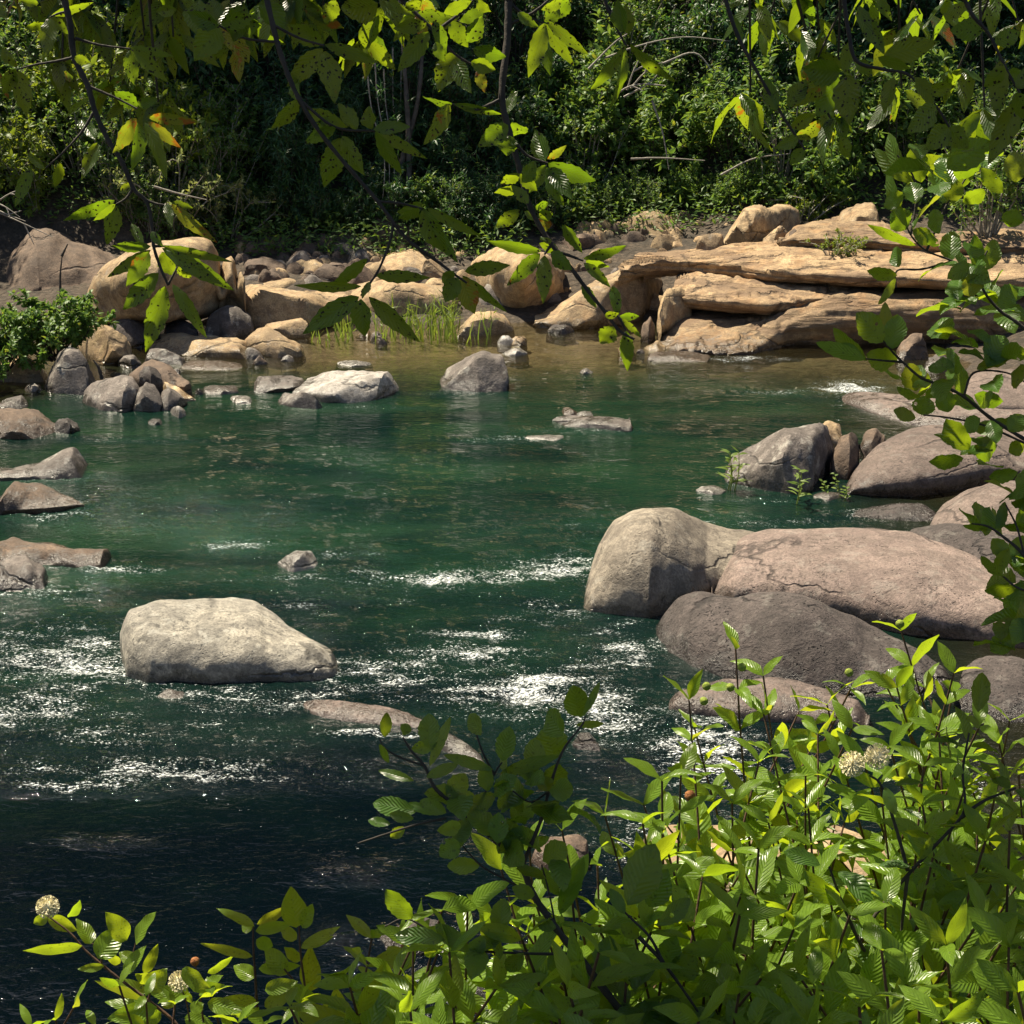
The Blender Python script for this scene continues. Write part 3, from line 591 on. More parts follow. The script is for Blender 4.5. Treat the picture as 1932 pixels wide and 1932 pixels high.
# far bank, middle
RK(fB, 'cream sandstone block with a broad top, behind the reed clump', [(100, 470), (170, 440), (230, 400), (330, 340), (440, 325), (520, 360), (590, 430), (620, 470)], [(100, 500), (300, 500), (620, 490)], 1.4, M_tan, facets=6, lean=.3)
RK(fB, 'long low cream boulder directly behind the reeds', [(90, 620), (110, 560), (200, 515), (330, 490), (460, 495), (580, 520), (650, 570), (680, 640)], [(90, 660), (200, 690), (300, 710), (500, 700), (680, 690)], 1.2, M_tan, n=2.6, m=2.6, facets=3, under=.12, z=.05, N=64)
RK(fB, 'pale block left of the reeds on the far shore', [(-20, 590), (20, 545), (80, 525), (140, 550), (180, 600)], [(-20, 620), (80, 640), (180, 630)], .8, M_tan, name='rock', facets=6)
RK(fB, 'large cream boulder with a deep shadowed undercut at the far shore', [(670, 470), (700, 420), (790, 360), (900, 338), (1020, 345), (1130, 380), (1230, 450), (1260, 520), (1230, 590)], [(670, 500), (760, 600), (860, 660), (1000, 700), (1150, 660), (1240, 600)], 1.8, M_tan, n=2.3, m=2.8, lean=0, under=.28, rough=.04, facets=3, z=.12, N=80, M=56)
RK(fB, 'long slanting cream boulder with a black right face at the far shore', [(1080, 715), (1180, 640), (1300, 580), (1420, 500), (1560, 450), (1680, 435), (1760, 450), (1815, 500), (1822, 560)], [(1080, 730), (1250, 750), (1420, 760), (1560, 740), (1700, 700), (1760, 640), (1822, 580)], 1.6, M_tan, n=3.2, m=3, facets=4, lean=.12, under=.1, rough=.04, z=.05, N=80, M=50)
RK(fC, 'rounded cream rock wedged between the slanting boulder and the ledges', [(15, 690), (20, 600), (60, 550), (130, 537), (180, 580), (190, 640)], [(15, 720), (90, 700), (190, 670)], .7, M_tan, name='rock', facets=3, z=.3)
RK(fB, 'small upright brown stone at the ledge corner', [(1640, 790), (1650, 720), (1690, 685), (1715, 720), (1716, 800)], [(1640, 800), (1680, 812), (1716, 805)], .4, M_brown, name='stone', facets=5, z=.05)
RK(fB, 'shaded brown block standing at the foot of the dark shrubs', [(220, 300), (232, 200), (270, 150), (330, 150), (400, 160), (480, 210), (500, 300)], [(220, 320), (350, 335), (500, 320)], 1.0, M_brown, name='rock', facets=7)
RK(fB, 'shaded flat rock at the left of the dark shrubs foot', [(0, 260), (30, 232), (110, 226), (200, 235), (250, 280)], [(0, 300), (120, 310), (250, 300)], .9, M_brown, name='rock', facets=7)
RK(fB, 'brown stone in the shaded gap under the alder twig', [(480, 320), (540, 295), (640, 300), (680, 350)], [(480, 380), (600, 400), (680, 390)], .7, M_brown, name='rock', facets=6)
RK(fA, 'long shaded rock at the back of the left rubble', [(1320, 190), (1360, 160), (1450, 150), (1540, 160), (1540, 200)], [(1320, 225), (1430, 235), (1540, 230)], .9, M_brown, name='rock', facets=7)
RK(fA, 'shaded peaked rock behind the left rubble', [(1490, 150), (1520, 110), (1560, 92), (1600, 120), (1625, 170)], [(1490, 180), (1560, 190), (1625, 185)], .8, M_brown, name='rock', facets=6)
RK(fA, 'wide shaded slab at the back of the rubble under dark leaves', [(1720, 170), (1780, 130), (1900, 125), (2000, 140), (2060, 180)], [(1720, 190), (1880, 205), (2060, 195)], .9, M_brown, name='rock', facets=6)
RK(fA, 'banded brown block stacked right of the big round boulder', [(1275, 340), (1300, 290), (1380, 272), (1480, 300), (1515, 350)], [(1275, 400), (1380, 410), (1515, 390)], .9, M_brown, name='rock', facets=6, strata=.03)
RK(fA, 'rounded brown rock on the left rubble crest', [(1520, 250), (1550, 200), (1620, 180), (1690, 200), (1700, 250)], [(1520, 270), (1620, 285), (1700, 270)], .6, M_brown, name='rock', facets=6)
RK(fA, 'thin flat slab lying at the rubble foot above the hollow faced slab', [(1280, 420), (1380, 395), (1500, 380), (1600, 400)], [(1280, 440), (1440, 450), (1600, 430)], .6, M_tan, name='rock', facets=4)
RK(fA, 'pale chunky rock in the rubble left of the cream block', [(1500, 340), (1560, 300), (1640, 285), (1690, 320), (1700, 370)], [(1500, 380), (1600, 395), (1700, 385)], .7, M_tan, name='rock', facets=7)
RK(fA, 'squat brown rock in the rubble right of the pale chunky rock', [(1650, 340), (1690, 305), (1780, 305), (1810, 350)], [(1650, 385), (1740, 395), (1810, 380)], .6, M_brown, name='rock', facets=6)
# far bank, right: ledges
RK(fC, 'lowest sandstone ledge slab, undercut above the water at the far right', [(5, 830), (35, 735), (80, 690), (170, 640), (300, 608), (420, 598), (560, 600), (680, 596), (800, 575), (900, 552), (1060, 545), (1300, 540), (1500, 542), (1700, 545), (2000, 560), (2200, 570)],
   [(5, 850), (100, 875), (300, 898), (500, 908), (900, 908), (1300, 905), (1700, 900), (2200, 900)], 2.6, M_ledge, name='bedrock_slab', n=3, m=2.1, lean=[(1236, .6), (1400, .5), (1480, .12), (1900, .1)], under=[(1236, 0), (1410, .02), (1500, .3), (1700, .35), (1800, .3)], rough=.018, strata=.06, terrace=.07, z=0, N=240, M=120, taper=7, fs=2.2)
RK(fC, 'middle sandstone ledge slab with a dark crack along its foot', [(70, 560), (100, 470), (180, 425), (300, 410), (420, 430), (600, 440), (700, 450), (760, 440), (900, 380), (1100, 372), (1400, 400), (1700, 430), (2000, 440), (2200, 450)],
   [(70, 590), (300, 620), (600, 640), (900, 620), (1200, 590), (1700, 580), (2200, 590)], 2.2, M_ledge, name='bedrock_slab', n=3, m=2.3, lean=.5, rough=.018, strata=.07, terrace=.07, z=.5, sink=.2, N=220, M=100, taper=7, fs=2.2)
RK(fC, 'upper sandstone ledge slab sloping down to the left, below the shrubs', [(-180, 400), (-100, 370), (100, 345), (250, 352), (400, 330), (560, 318), (700, 295), (850, 272), (1050, 300), (1300, 305), (1600, 290), (1900, 290), (2200, 300)],
   [(-180, 430), (100, 410), (300, 425), (600, 470), (900, 480), (1300, 500), (1700, 520), (2200, 520)], 2.4, M_ledge, name='bedrock_slab', n=3, m=2.3, lean=.5, rough=.018, strata=.06, terrace=.06, z=.82, sink=.2, N=220, M=90, taper=7, fs=2.2)
RK(fC, 'top sandstone step at the back right under the leafy alder', [(650, 270), (720, 225), (850, 200), (950, 180), (1150, 190), (1300, 260), (1500, 262), (1800, 250), (2100, 255)], [(650, 290), (900, 300), (1300, 315), (1700, 340), (2100, 340)], 2, M_ledge, name='bedrock_slab', n=3, m=2.5, lean=.4, rough=.03, strata=.05, terrace=.05, z=1.12, sink=.15, N=160, M=70, taper=6, fs=2)
RK(fC, 'thin slab slice lying on the left part of the ledges', [(-60, 400), (60, 372), (150, 370), (165, 385)], [(-60, 415), (60, 402), (165, 395)], .6, M_ledge, name='rock', facets=4, z='on')
RK(fC, 'cream egg shaped boulder on top of the ledges', [(355, 250), (380, 200), (450, 130), (520, 102), (620, 105), (700, 115), (745, 135), (758, 180), (750, 225)], [(355, 285), (430, 315), (540, 318), (650, 280), (758, 235)], 1.2, M_tan, n=2.4, m=2.5, rough=.05, under=.1, facets=3, z='on', N=70, M=46)
RK(fC, 'pointed tan rock leaning on the right of the egg shaped boulder', [(560, 295), (600, 240), (660, 210), (692, 225), (700, 275)], [(560, 310), (630, 312), (700, 292)], .5, M_tan, name='rock', facets=6, z='on')
RK(fC, 'small brown rock right of the pointed tan rock', [(695, 255), (725, 232), (760, 235), (785, 270)], [(695, 285), (740, 290), (785, 280)], .4, M_brown, name='stone', facets=5, z='on')
RK(fC, 'squared pale block left of the egg shaped boulder', [(215, 340), (240, 275), (290, 258), (350, 258), (378, 280), (360, 330)], [(215, 350), (300, 348), (360, 336)], .5, M_tan, name='rock', facets=7, z='on')
RK(fC, 'rough tan rock with grass sprigs left of the squared block', [(20, 310), (50, 250), (110, 220), (170, 235), (210, 290)], [(20, 320), (110, 325), (210, 310)], .7, M_tan, name='rock', facets=7, z='on')
RK(fC, 'low tan rock behind the squared block', [(180, 270), (210, 240), (250, 230), (290, 258)], [(180, 290), (240, 300), (290, 290)], .5, M_brown, name='stone', facets=6, z='on')
RK(fB, 'broad tan boulder mottled by leaf shadow at the shrub foot', [(1480, 220), (1530, 170), (1600, 140), (1700, 140), (1790, 165), (1840, 200), (1850, 240)], [(1480, 270), (1600, 290), (1720, 310), (1800, 290), (1850, 260)], 1.0, M_tan, facets=7, z='on')
RK(fB, 'long brown shaded log-like rock left of the mottled boulder', [(1200, 300), (1260, 270), (1380, 258), (1450, 245), (1530, 290)], [(1200, 345), (1350, 380), (1530, 340)], .6, M_brown, name='rock', facets=6, z='on')
RK(fB, 'pale curved slab below the mottled boulder', [(1470, 310), (1530, 285), (1590, 282), (1660, 320), (1715, 355)], [(1470, 325), (1600, 352), (1715, 360)], .6, M_tan, name='rock', facets=4, z='on')
RK(fB, 'small dark rock under the shrubs above the log-like rock', [(1255, 220), (1290, 195), (1330, 200), (1340, 250)], [(1255, 255), (1300, 262), (1340, 256)], .5, M_brown, name='stone', facets=5, z='on')
RK(fC, 'low flat block under the bushes left of the egg shaped boulder', [(105, 215), (130, 188), (230, 180), (320, 190), (338, 225)], [(105, 235), (220, 250), (338, 250)], .7, M_tan, name='rock', facets=5, z='on')
RK(fC, 'large orange tinted boulder at the top right under the trees', [(860, 120), (865, 30), (900, -30), (960, -55), (1030, -45), (1080, 0), (1085, 90)], [(860, 130), (960, 140), (1085, 115)], 1.2, M_tan, facets=5, z='on', N=60, M=40)
RK(fC, 'rough brown rock left of the orange tinted boulder', [(750, 80), (770, 10), (810, -40), (850, -50), (870, 20), (868, 100)], [(750, 110), (810, 125), (868, 118)], .8, M_brown, name='rock', facets=7, z='on')
RK(fC, 'pale sloping rock below the orange tinted boulder', [(930, 190), (970, 140), (1040, 105), (1130, 95), (1160, 150), (1170, 210)], [(930, 210), (1050, 225), (1170, 225)], 1.1, M_tan, name='rock', facets=4, z='on')
RK(fC, 'flat grey topped stone at the waterline left of the ledge', [(-45, 900), (0, 878), (100, 872), (200, 880), (280, 900), (300, 925)], [(-45, 935), (100, 945), (300, 940)], .55, M_brown, name='rock', facets=3, z=-.01, n=3.5, m=3.5)
RK(fC, 'low pale rock at the foot of the ledge beside the upright stone', [(-70, 860), (-40, 835), (10, 812), (60, 850)], [(-70, 870), (0, 880), (60, 868)], .5, M_tan, name='stone', facets=5, z=0)
# right bank
RK(fI, 'mottled grey boulder streaked with white lichen, right side of the pool',
   [(1370, 910), (1375, 870), (1400, 840), (1450, 808), (1500, 800), (1550, 800), (1568, 830), (1570, 870)], [(1370, 915), (1400, 930), (1470, 942), (1530, 930), (1570, 890)], 1.0, M_grey, n=2.2, m=2.3, facets=4, rough=.05, z=-.01, N=80, M=56, under=.08)
RK(fI, 'brown rounded rock squeezed right of the lichened boulder', [(1565, 860), (1580, 825), (1610, 815), (1635, 825), (1640, 860), (1620, 890)], [(1565, 900), (1600, 905), (1640, 885)], .6, M_brown, name='rock', facets=4, z=.02)
RK(fI, 'small brown rock at the back of the group right of the lichened boulder', [(1620, 845), (1630, 815), (1650, 808), (1668, 822), (1670, 845)], [(1620, 855), (1650, 860), (1670, 850)], .5, M_brown, name='rock', facets=3, z=.05)
RK(fI, 'tan stone peeking over the lichened boulder', [(1530, 830), (1540, 800), (1560, 795), (1585, 800), (1590, 830)], [(1530, 835), (1560, 840), (1590, 835)], .5, M_tan, name='stone', facets=3, z=.05)
RK(fI, 'great slab with a pale sloping top and black undercut face on the right bank', [(1585, 920), (1620, 870), (1660, 830), (1700, 808), (1760, 800), (1830, 795), (1900, 810), (1990, 830)], [(1585, 935), (1640, 952), (1720, 962), (1780, 955), (1900, 930), (1990, 930)], 2.2, M_big, n=3.2, m=2.8, lean=.12, under=.2, rough=.03, z=0, N=110, M=70, taper=4)
RK(fI, 'low rounded rock awash in front of the great slab', [(1595, 968), (1640, 955), (1690, 948), (1740, 950), (1775, 975)], [(1595, 980), (1680, 988), (1775, 988)], .6, M_dark, name='rock', z=-.01, rough=.04)
RK(fI, 'small wet stone left of the low rounded rock', [(1530, 935), (1555, 926), (1585, 930), (1600, 940)], [(1530, 940), (1570, 948), (1600, 944)], .3, M_grey, name='stone', z=-.01, facets=3)
RK(fI, 'dark round topped boulder at the right edge behind the huge mauve boulder', [(1740, 1000), (1770, 950), (1810, 920), (1860, 908), (1930, 910), (2000, 930)], [(1740, 1040), (1800, 1060), (1900, 1080), (2000, 1090)], 1.4, M_big, z=0, rough=.04)
RK(fI, 'mauve shoulder of rock between the huge boulder and the round topped one', [(1700, 1002), (1760, 990), (1830, 995), (1900, 1010), (2000, 1030)], [(1700, 1010), (1800, 1060), (2000, 1150)], 1., M_dark, name='rock', z=.1, rough=.04)
RK(fI, 'wide low mauve slab behind the alder leaves on the right bank', [(1575, 745), (1620, 738), (1690, 745), (1760, 750), (1850, 740), (1990, 760)], [(1575, 752), (1640, 780), (1700, 800), (1800, 815), (1990, 815)], 2.2, M_big, name='rock', z=0, n=3, m=3, rough=.03, taper=4)
RK(fI, 'pale mauve rise of rock at the right edge under alder leaves', [(1790, 740), (1830, 710), (1880, 695), (1990, 700)], [(1790, 750), (1880, 770), (1990, 775)], 1.5, M_big, name='rock', z=.15)
RK(fC, 'brown boulder in the shade beneath the ledge overhang', [(1255, 890), (1280, 830), (1330, 785), (1390, 790), (1418, 840), (1420, 900)], [(1255, 920), (1340, 930), (1420, 915)], .7, M_brown, name='rock', facets=5, z=0)
RK(fC, 'grey round rock right of the shaded brown boulder', [(1405, 940), (1430, 895), (1490, 880), (1530, 910), (1545, 960)], [(1405, 975), (1480, 985), (1545, 975)], .6, M_grey, name='rock', facets=3, z=0)
# near bank rocks
RK(fI, 'dark round rock in deep shade at the right edge below the huge boulder', [(1800, 1290), (1820, 1250), (1860, 1232), (1910, 1240), (1990, 1270)], [(1800, 1340), (1900, 1370), (1990, 1370)], .8, M_dark, z=0, rough=.05)
RK(fI, 'flat tan slab behind the tallest bright sprig', [(1250, 1318), (1300, 1296), (1380, 1280), (1480, 1278), (1560, 1300), (1640, 1330)], [(1250, 1326), (1300, 1345), (1450, 1360), (1640, 1370)], .6, M_big, name='rock', z=0, n=3, m=3, rough=.05)
RK(fI, 'flat tan slab glimpsed through the bright bush near the bottom right', [(1190, 1590), (1250, 1562), (1400, 1550), (1560, 1555), (1640, 1580), (1700, 1620)], [(1190, 1600), (1260, 1680), (1450, 1740), (1640, 1740), (1700, 1720)], 1.1, M_tan, name='rock', z=.02, n=3, m=3, rough=.04, N=60)
RK(fI, 'black wet rock at the water edge beside the bottom bush', [(690, 1775), (720, 1745), (770, 1725), (820, 1740), (850, 1780)], [(690, 1790), (770, 1810), (850, 1800)], .3, M_dark, name='rock', z=0, facets=4)
RK(fI, 'dark rock in shade behind the bottom bush stems', [(980, 1600), (1010, 1580), (1080, 1575), (1120, 1600)], [(980, 1625), (1050, 1640), (1120, 1625)], .4, M_brown, name='rock', z=.03, facets=4)
RK(fI, 'low wet ledge of rock under the water weeds at the bottom centre', [(820, 1860), (870, 1835), (980, 1830), (1060, 1860)], [(820, 1880), (940, 1900), (1060, 1890)], .4, M_dark, name='rock', z=0, facets=4)

# nameless rubble: too alike to tell apart
rg = np.random.default_rng(5)
def rubble(n, x0, x1, y0, y1, s0, s1, mats, label, group):
    for i in range(n):
        x = x0 + (x1 - x0) * rg.random(); y = y0 + (y1 - y0) * rg.random(); wd = (s0 + (s1 - s0) * rg.random() ** 1.6) * (.7 + .6 * (y - y0) / (y1 - y0)); h = wd * (.32 + .3 * rg.random())
        k = rg.random(5) * .3
        rock(label, [(x - wd / 2, y), (x - wd * .3, y - h * (.7 + k[0])), (x, y - h * (.85 + k[1])), (x + wd * .3, y - h * (.6 + k[2])), (x + wd / 2, y)], [(x - wd / 2, y + 1), (x, y + h * .18), (x + wd / 2, y + 1)],
             wd / F * 22 * .8, mats[int(rg.random() * len(mats))], name='stone', facets=6, seed=100 + i + int(x0), N=18, M=14, group=group, sink=.1)
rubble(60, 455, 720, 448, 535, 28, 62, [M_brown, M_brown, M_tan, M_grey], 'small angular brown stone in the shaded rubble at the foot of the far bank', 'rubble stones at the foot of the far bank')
rubble(16, 470, 560, 560, 690, 20, 45, [M_tan, M_grey, M_brown], 'small pale stone in the shallows left of the reeds', 'small stones in the shallows left of the reeds')
rubble(14, 1060, 1300, 415, 470, 24, 50, [M_tan, M_brown], 'small tan stone between the cream boulder and the upper ledges', 'small tan stones behind the far shore boulders')
rubble(16, 600, 1240, 600, 668, 14, 36, [M_tan, M_white, M_brown], 'small flat stone at the far waterline around the reeds', 'small flat stones at the far waterline')
rubble(12, 20, 420, 640, 760, 16, 44, [M_grey, M_brown, M_dark], 'small dark stone among the heaps on the left shore', 'small dark stones on the left shore')

rubble(46, 560, 1290, 470, 600, 26, 74, [M_tan, M_tan, M_brown, M_grey], 'tan stone lying between the cream boulders on the far shore', 'tan stones between the far shore boulders')

rubble(22, 1080, 1440, 425, 462, 22, 52, [M_tan, M_brown], 'small tan rock at the shrub foot behind the upper ledge', 'small rocks at the shrub foot behind the ledges')

# ------------------------------------------------------------------ foliage materials
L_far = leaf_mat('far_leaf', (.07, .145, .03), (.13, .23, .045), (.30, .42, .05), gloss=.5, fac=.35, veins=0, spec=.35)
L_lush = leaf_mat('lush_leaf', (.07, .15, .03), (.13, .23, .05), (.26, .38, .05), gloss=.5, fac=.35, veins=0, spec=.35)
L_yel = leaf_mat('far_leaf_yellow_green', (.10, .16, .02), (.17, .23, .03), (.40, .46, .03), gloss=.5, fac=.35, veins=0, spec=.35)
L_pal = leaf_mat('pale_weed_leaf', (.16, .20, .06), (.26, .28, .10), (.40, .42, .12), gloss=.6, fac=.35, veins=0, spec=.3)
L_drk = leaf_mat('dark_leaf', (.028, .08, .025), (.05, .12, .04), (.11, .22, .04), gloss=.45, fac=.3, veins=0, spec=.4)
L_tree = leaf_mat('tree_leaf', (.03, .065, .018), (.05, .09, .025), (.10, .18, .03), gloss=.5, fac=.3, veins=0, spec=.3)
L_reed = leaf_mat('reed_blade', (.10, .17, .03), (.18, .24, .05), (.35, .42, .05), gloss=.5, fac=.35, veins=0, spec=.3)
L_bb = leaf_mat('buttonbush_leaf', (.12, .215, .02), (.18, .30, .03), (.54, .64, .02), gloss=.3, fac=.5, holes=.5, spots=.35)
L_ald = leaf_mat('alder_leaf', (.045, .11, .020), (.07, .15, .025), (.44, .56, .015), gloss=.32, fac=.45, holes=.8, spots=.4)
L_hang = leaf_mat('spotted_hanging_leaf', (.02, .052, .014), (.035, .08, .018), (.32, .42, .010), gloss=.32, fac=.5, spots=1.6, orange=.8)
K_dark = bark_mat('dark_twig_bark', (.02, .016, .012), (.05, .038, .028))
K_grey = bark_mat('grey_dead_wood', (.16, .14, .11), (.34, .31, .26))
K_red = bark_mat('reddish_stem', (.06, .03, .018), (.12, .06, .03))
K_trunk = bark_mat('tree_trunk_bark', (.04, .033, .026), (.10, .085, .068), 9)
K_cream = bark_mat('cream_flower', (.75, .66, .38), (.9, .84, .58), 200)
K_brown = bark_mat('brown_seed_head', (.20, .07, .02), (.38, .15, .04), 200)
K_bud = bark_mat('green_bud', (.16, .22, .02), (.28, .34, .04), 200)

# ------------------------------------------------------------------ shrub prototypes (origin at the foot, about 1.5 m high)
def shrub_proto(seed, mat, bark, stems=16, H=1.5, spread=.75, leaf=.11, wr=.42, per=26, sub=4, prof='lance', upright=.5, bare=.2, droop=.3):
    g = np.random.default_rng(seed); st = MB(); lf = MB()
    Bs, Ls, Ns, Ws = [], [], [], []
    for i in range(stems):
        a = g.random() * 6.283; r = spread * g.random() ** .5; h = H * (.55 + .5 * g.random()) * (1 - .35 * (r / spread) ** 2)
        b = np.array([.12 * math.cos(a) * g.random(), .12 * math.sin(a) * g.random(), -.1]); t = np.array([r * math.cos(a), r * math.sin(a), h])
        m = (b + t) / 2 + np.array([0, 0, .15 * h]) + .1 * g.standard_normal(3); P = spline([b, m, t], 8); tube(st, P, .014, .004, 4)
        tips = [(P, bare)]
        for s in range(sub):
            k = 2 + int(g.random() * 5); q0 = P[k]; dr = norm(norm(P[k] - P[k - 1]) * upright + g.standard_normal(3) * .6 + [0, 0, .25])
            Q = spline([q0, q0 + dr * .16 * H, q0 + dr * .3 * H + [0, 0, -.03]], 5); tube(st, Q, .006, .002, 3); tips.append((Q, .1))
        for Q, b0 in tips:
            n = int(per * (.5 + .3 * g.random())); u = b0 + (1 - b0) * g.random(n); x = u * (len(Q) - 1); j = np.minimum(x.astype(int), len(Q) - 2)
            pos = Q[j] + (Q[j + 1] - Q[j]) * (x - j)[:, None]; T = norm(Q[j + 1] - Q[j])
            d = norm(np.cross(T, g.standard_normal((n, 3)))) ; d = norm(d + T * .6 + [0, 0, .05])
            Bs.append(pos); Ls.append(d * (leaf * (.6 + .6 * g.random(n)))[:, None]); Ns.append(norm(np.array([0, 0, 1.]) + .55 * g.standard_normal((n, 3))))
    B, L, N = np.concatenate(Bs), np.concatenate(Ls), np.concatenate(Ns)
    leaves(lf, B, L, N, np.linalg.norm(L, axis=1) * wr, g, prof, 4, 3, fold=.3, droop=droop)
    root = empty('shrub'); st.build('stems', bark, root); lf.build('foliage', mat, root); return root
PR = {}
def proto(k):
    if k in PR: return PR[k]
    a = {'broad': dict(seed=1, mat=L_far, bark=K_dark, leaf=.15, wr=.45, prof='ovate', per=22),
         'broad_yellow': dict(seed=2, mat=L_yel, bark=K_grey, leaf=.14, wr=.42, prof='ovate', per=22),
         'fine': dict(seed=3, mat=L_far, bark=K_grey, leaf=.085, wr=.45, per=34, prof='ovate'),
         'dark': dict(seed=4, mat=L_drk, bark=K_dark, leaf=.13, wr=.3, per=30, H=1.4),
         'willow': dict(seed=5, mat=L_drk, bark=K_dark, leaf=.15, wr=.16, per=34, droop=.5, H=1.4),
         'pale': dict(seed=6, mat=L_pal, bark=K_grey, leaf=.07, wr=.4, per=34, H=.9, spread=.9),
         'tall': dict(seed=7, mat=L_far, bark=K_dark, leaf=.17, wr=.3, per=20, H=2.0, spread=.6, stems=12, upright=1.5),
         'lush': dict(seed=9, mat=L_lush, bark=K_dark, leaf=.1, wr=.5, per=46, H=.95, spread=.85, stems=30, prof='ovate'),
         'low': dict(seed=8, mat=L_yel, bark=K_grey, leaf=.06, wr=.4, per=30, H=.45, spread=.7)}[k]
    PR[k] = [shrub_proto(**a), 0]; return PR[k]
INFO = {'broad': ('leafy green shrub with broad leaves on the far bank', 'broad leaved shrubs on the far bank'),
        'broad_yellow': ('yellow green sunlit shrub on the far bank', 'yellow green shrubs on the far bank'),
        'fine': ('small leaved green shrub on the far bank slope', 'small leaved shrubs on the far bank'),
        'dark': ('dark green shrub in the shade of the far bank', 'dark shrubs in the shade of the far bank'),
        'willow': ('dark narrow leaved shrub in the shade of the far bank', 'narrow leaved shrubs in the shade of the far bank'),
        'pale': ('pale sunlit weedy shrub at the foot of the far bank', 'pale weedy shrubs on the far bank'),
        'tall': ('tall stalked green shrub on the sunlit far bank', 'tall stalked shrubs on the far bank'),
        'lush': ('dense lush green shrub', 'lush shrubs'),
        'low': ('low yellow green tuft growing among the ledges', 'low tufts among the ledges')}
def put(k, px, py, s=1., label=None, z=None, name='shrub', cat='shrub', rz=None, zs=1.):
    p = proto(k); P = land(px, py) if z == 'on' else (at([px], [py], z) if z is not None else hit([px], [py]))[0]
    o = p[0] if p[1] == 0 else copy_tree(p[0]); p[1] += 1
    o.name = name; o.location = P; o.scale = (s, s, s * zs * (.9 + .2 * random.random())); o.rotation_euler = (0, 0, random.random() * 6.28 if rz is None else rz)
    if 'group' in o: del o['group']
    if label: tag(o, label, cat)
    else: tag(o, INFO[k][0], 'shrub', INFO[k][1])
    return o
random.seed(4)
# ones of their own
put('lush', 105, 668, .82, 'lush round green shrub low on the left shore beside the brown dappled boulder', z=.25, zs=1.)
put('lush', 5, 690, .7, 'small green shrub at the left edge beside the lush round one', z=.2, zs=1.)
put('broad_yellow', 420, 335, .95, 'small rounded yellow green bush glowing against the dark wood')
put('pale', 330, 430, 1.3, 'pale sunlit weeds hanging over the big round boulder at left')
put('pale', 425, 455, 1.1, 'pale green weeds beside the big round boulder, next to the shade')
put('low', 1520, 415, 1.1, 'mossy yellow green tuft behind the egg shaped boulder', z='on', cat='plant')
put('low', 1575, 480, .75, 'thin yellow sprig growing from a crack in the ledges', z='on', cat='plant')
put('fine', 1865, 445, 1.15, 'dense round dark green bush on the ledges at the right edge', z='on')
put('tall', 1690, 350, 1.1, 'bright green leafy bush behind the alder leaves at the right')
put('broad', 1560, 400, .9, 'green bush behind the orange tinted boulder')
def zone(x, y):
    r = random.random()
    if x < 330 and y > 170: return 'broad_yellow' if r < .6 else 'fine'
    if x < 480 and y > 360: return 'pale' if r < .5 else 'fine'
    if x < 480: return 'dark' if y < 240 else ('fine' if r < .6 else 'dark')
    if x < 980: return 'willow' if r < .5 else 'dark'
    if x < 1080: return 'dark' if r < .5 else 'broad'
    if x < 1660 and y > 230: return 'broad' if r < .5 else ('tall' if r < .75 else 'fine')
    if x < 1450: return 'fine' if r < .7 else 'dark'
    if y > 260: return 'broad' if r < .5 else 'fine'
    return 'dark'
rows = [(462, 150, .8), (428, 120, .85), (385, 115, .95), (335, 115, 1.05), (285, 120, 1.1), (232, 125, 1.15), (175, 135, 1.2), (115, 140, 1.25), (50, 150, 1.3), (5, 160, 1.3)]
for y, step, s in rows:
    x = -80 + random.random() * 60
    while x < 2020:
        yy = y + random.uniform(-16, 16)
        ok = True
        if y > 400 and (x < 260 or x > 1090): ok = False
        if y > 360 and x > 1330: ok = False
        if y > 440 and not 470 < x < 980: ok = False
        if y > 350 and x > 1440: ok = False
        if ok:
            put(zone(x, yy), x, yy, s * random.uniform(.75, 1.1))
        x += step * random.uniform(.75, 1.25)

for i in range(20):
    x = 1030 + 22 * i + random.uniform(-8, 8); put('fine' if i % 2 else 'broad', x, 404 - 14 * (x > 1300) + random.uniform(-12, 10), random.uniform(.35, .55))
for i in range(9): put('fine', 250 + 24 * i, 425 + random.uniform(-10, 14), random.uniform(.4, .6))
for i in range(30):
    x = 440 + 22 * i + random.uniform(-10, 10); put(['dark', 'broad', 'willow', 'fine'][i % 4], x, 432 + random.uniform(-20, 18), random.uniform(.35, .65))
# leaf litter and ground cover between the shrubs: nobody could count it
g = np.random.default_rng(77); n = 60000
xs = g.uniform(-13, 13, n); ys = 25.1 + 10.5 * g.random(n) ** 1.3; k_ = ~((xs > .2) & (ys < 26.2)); xs, ys = xs[k_], ys[k_]; n = len(xs)
mb = MB(); P = np.stack([xs, ys, ground(xs, ys) + .02 + .45 * g.random(n) ** 1.5], 1)
d = g.standard_normal((n, 3)); d[:, 2] = np.abs(d[:, 2]) * .7; d = norm(d) * (.07 + .1 * g.random(n))[:, None]
leaves(mb, P, d, norm(g.standard_normal((n, 3)) * .5 + [0, -.3, 1]), .045, g, 'lance', 3, 3)
o = mb.build('undergrowth', L_far); tag(o, 'dark low leaves and litter covering the far slope between the shrubs', 'undergrowth', kind='stuff')

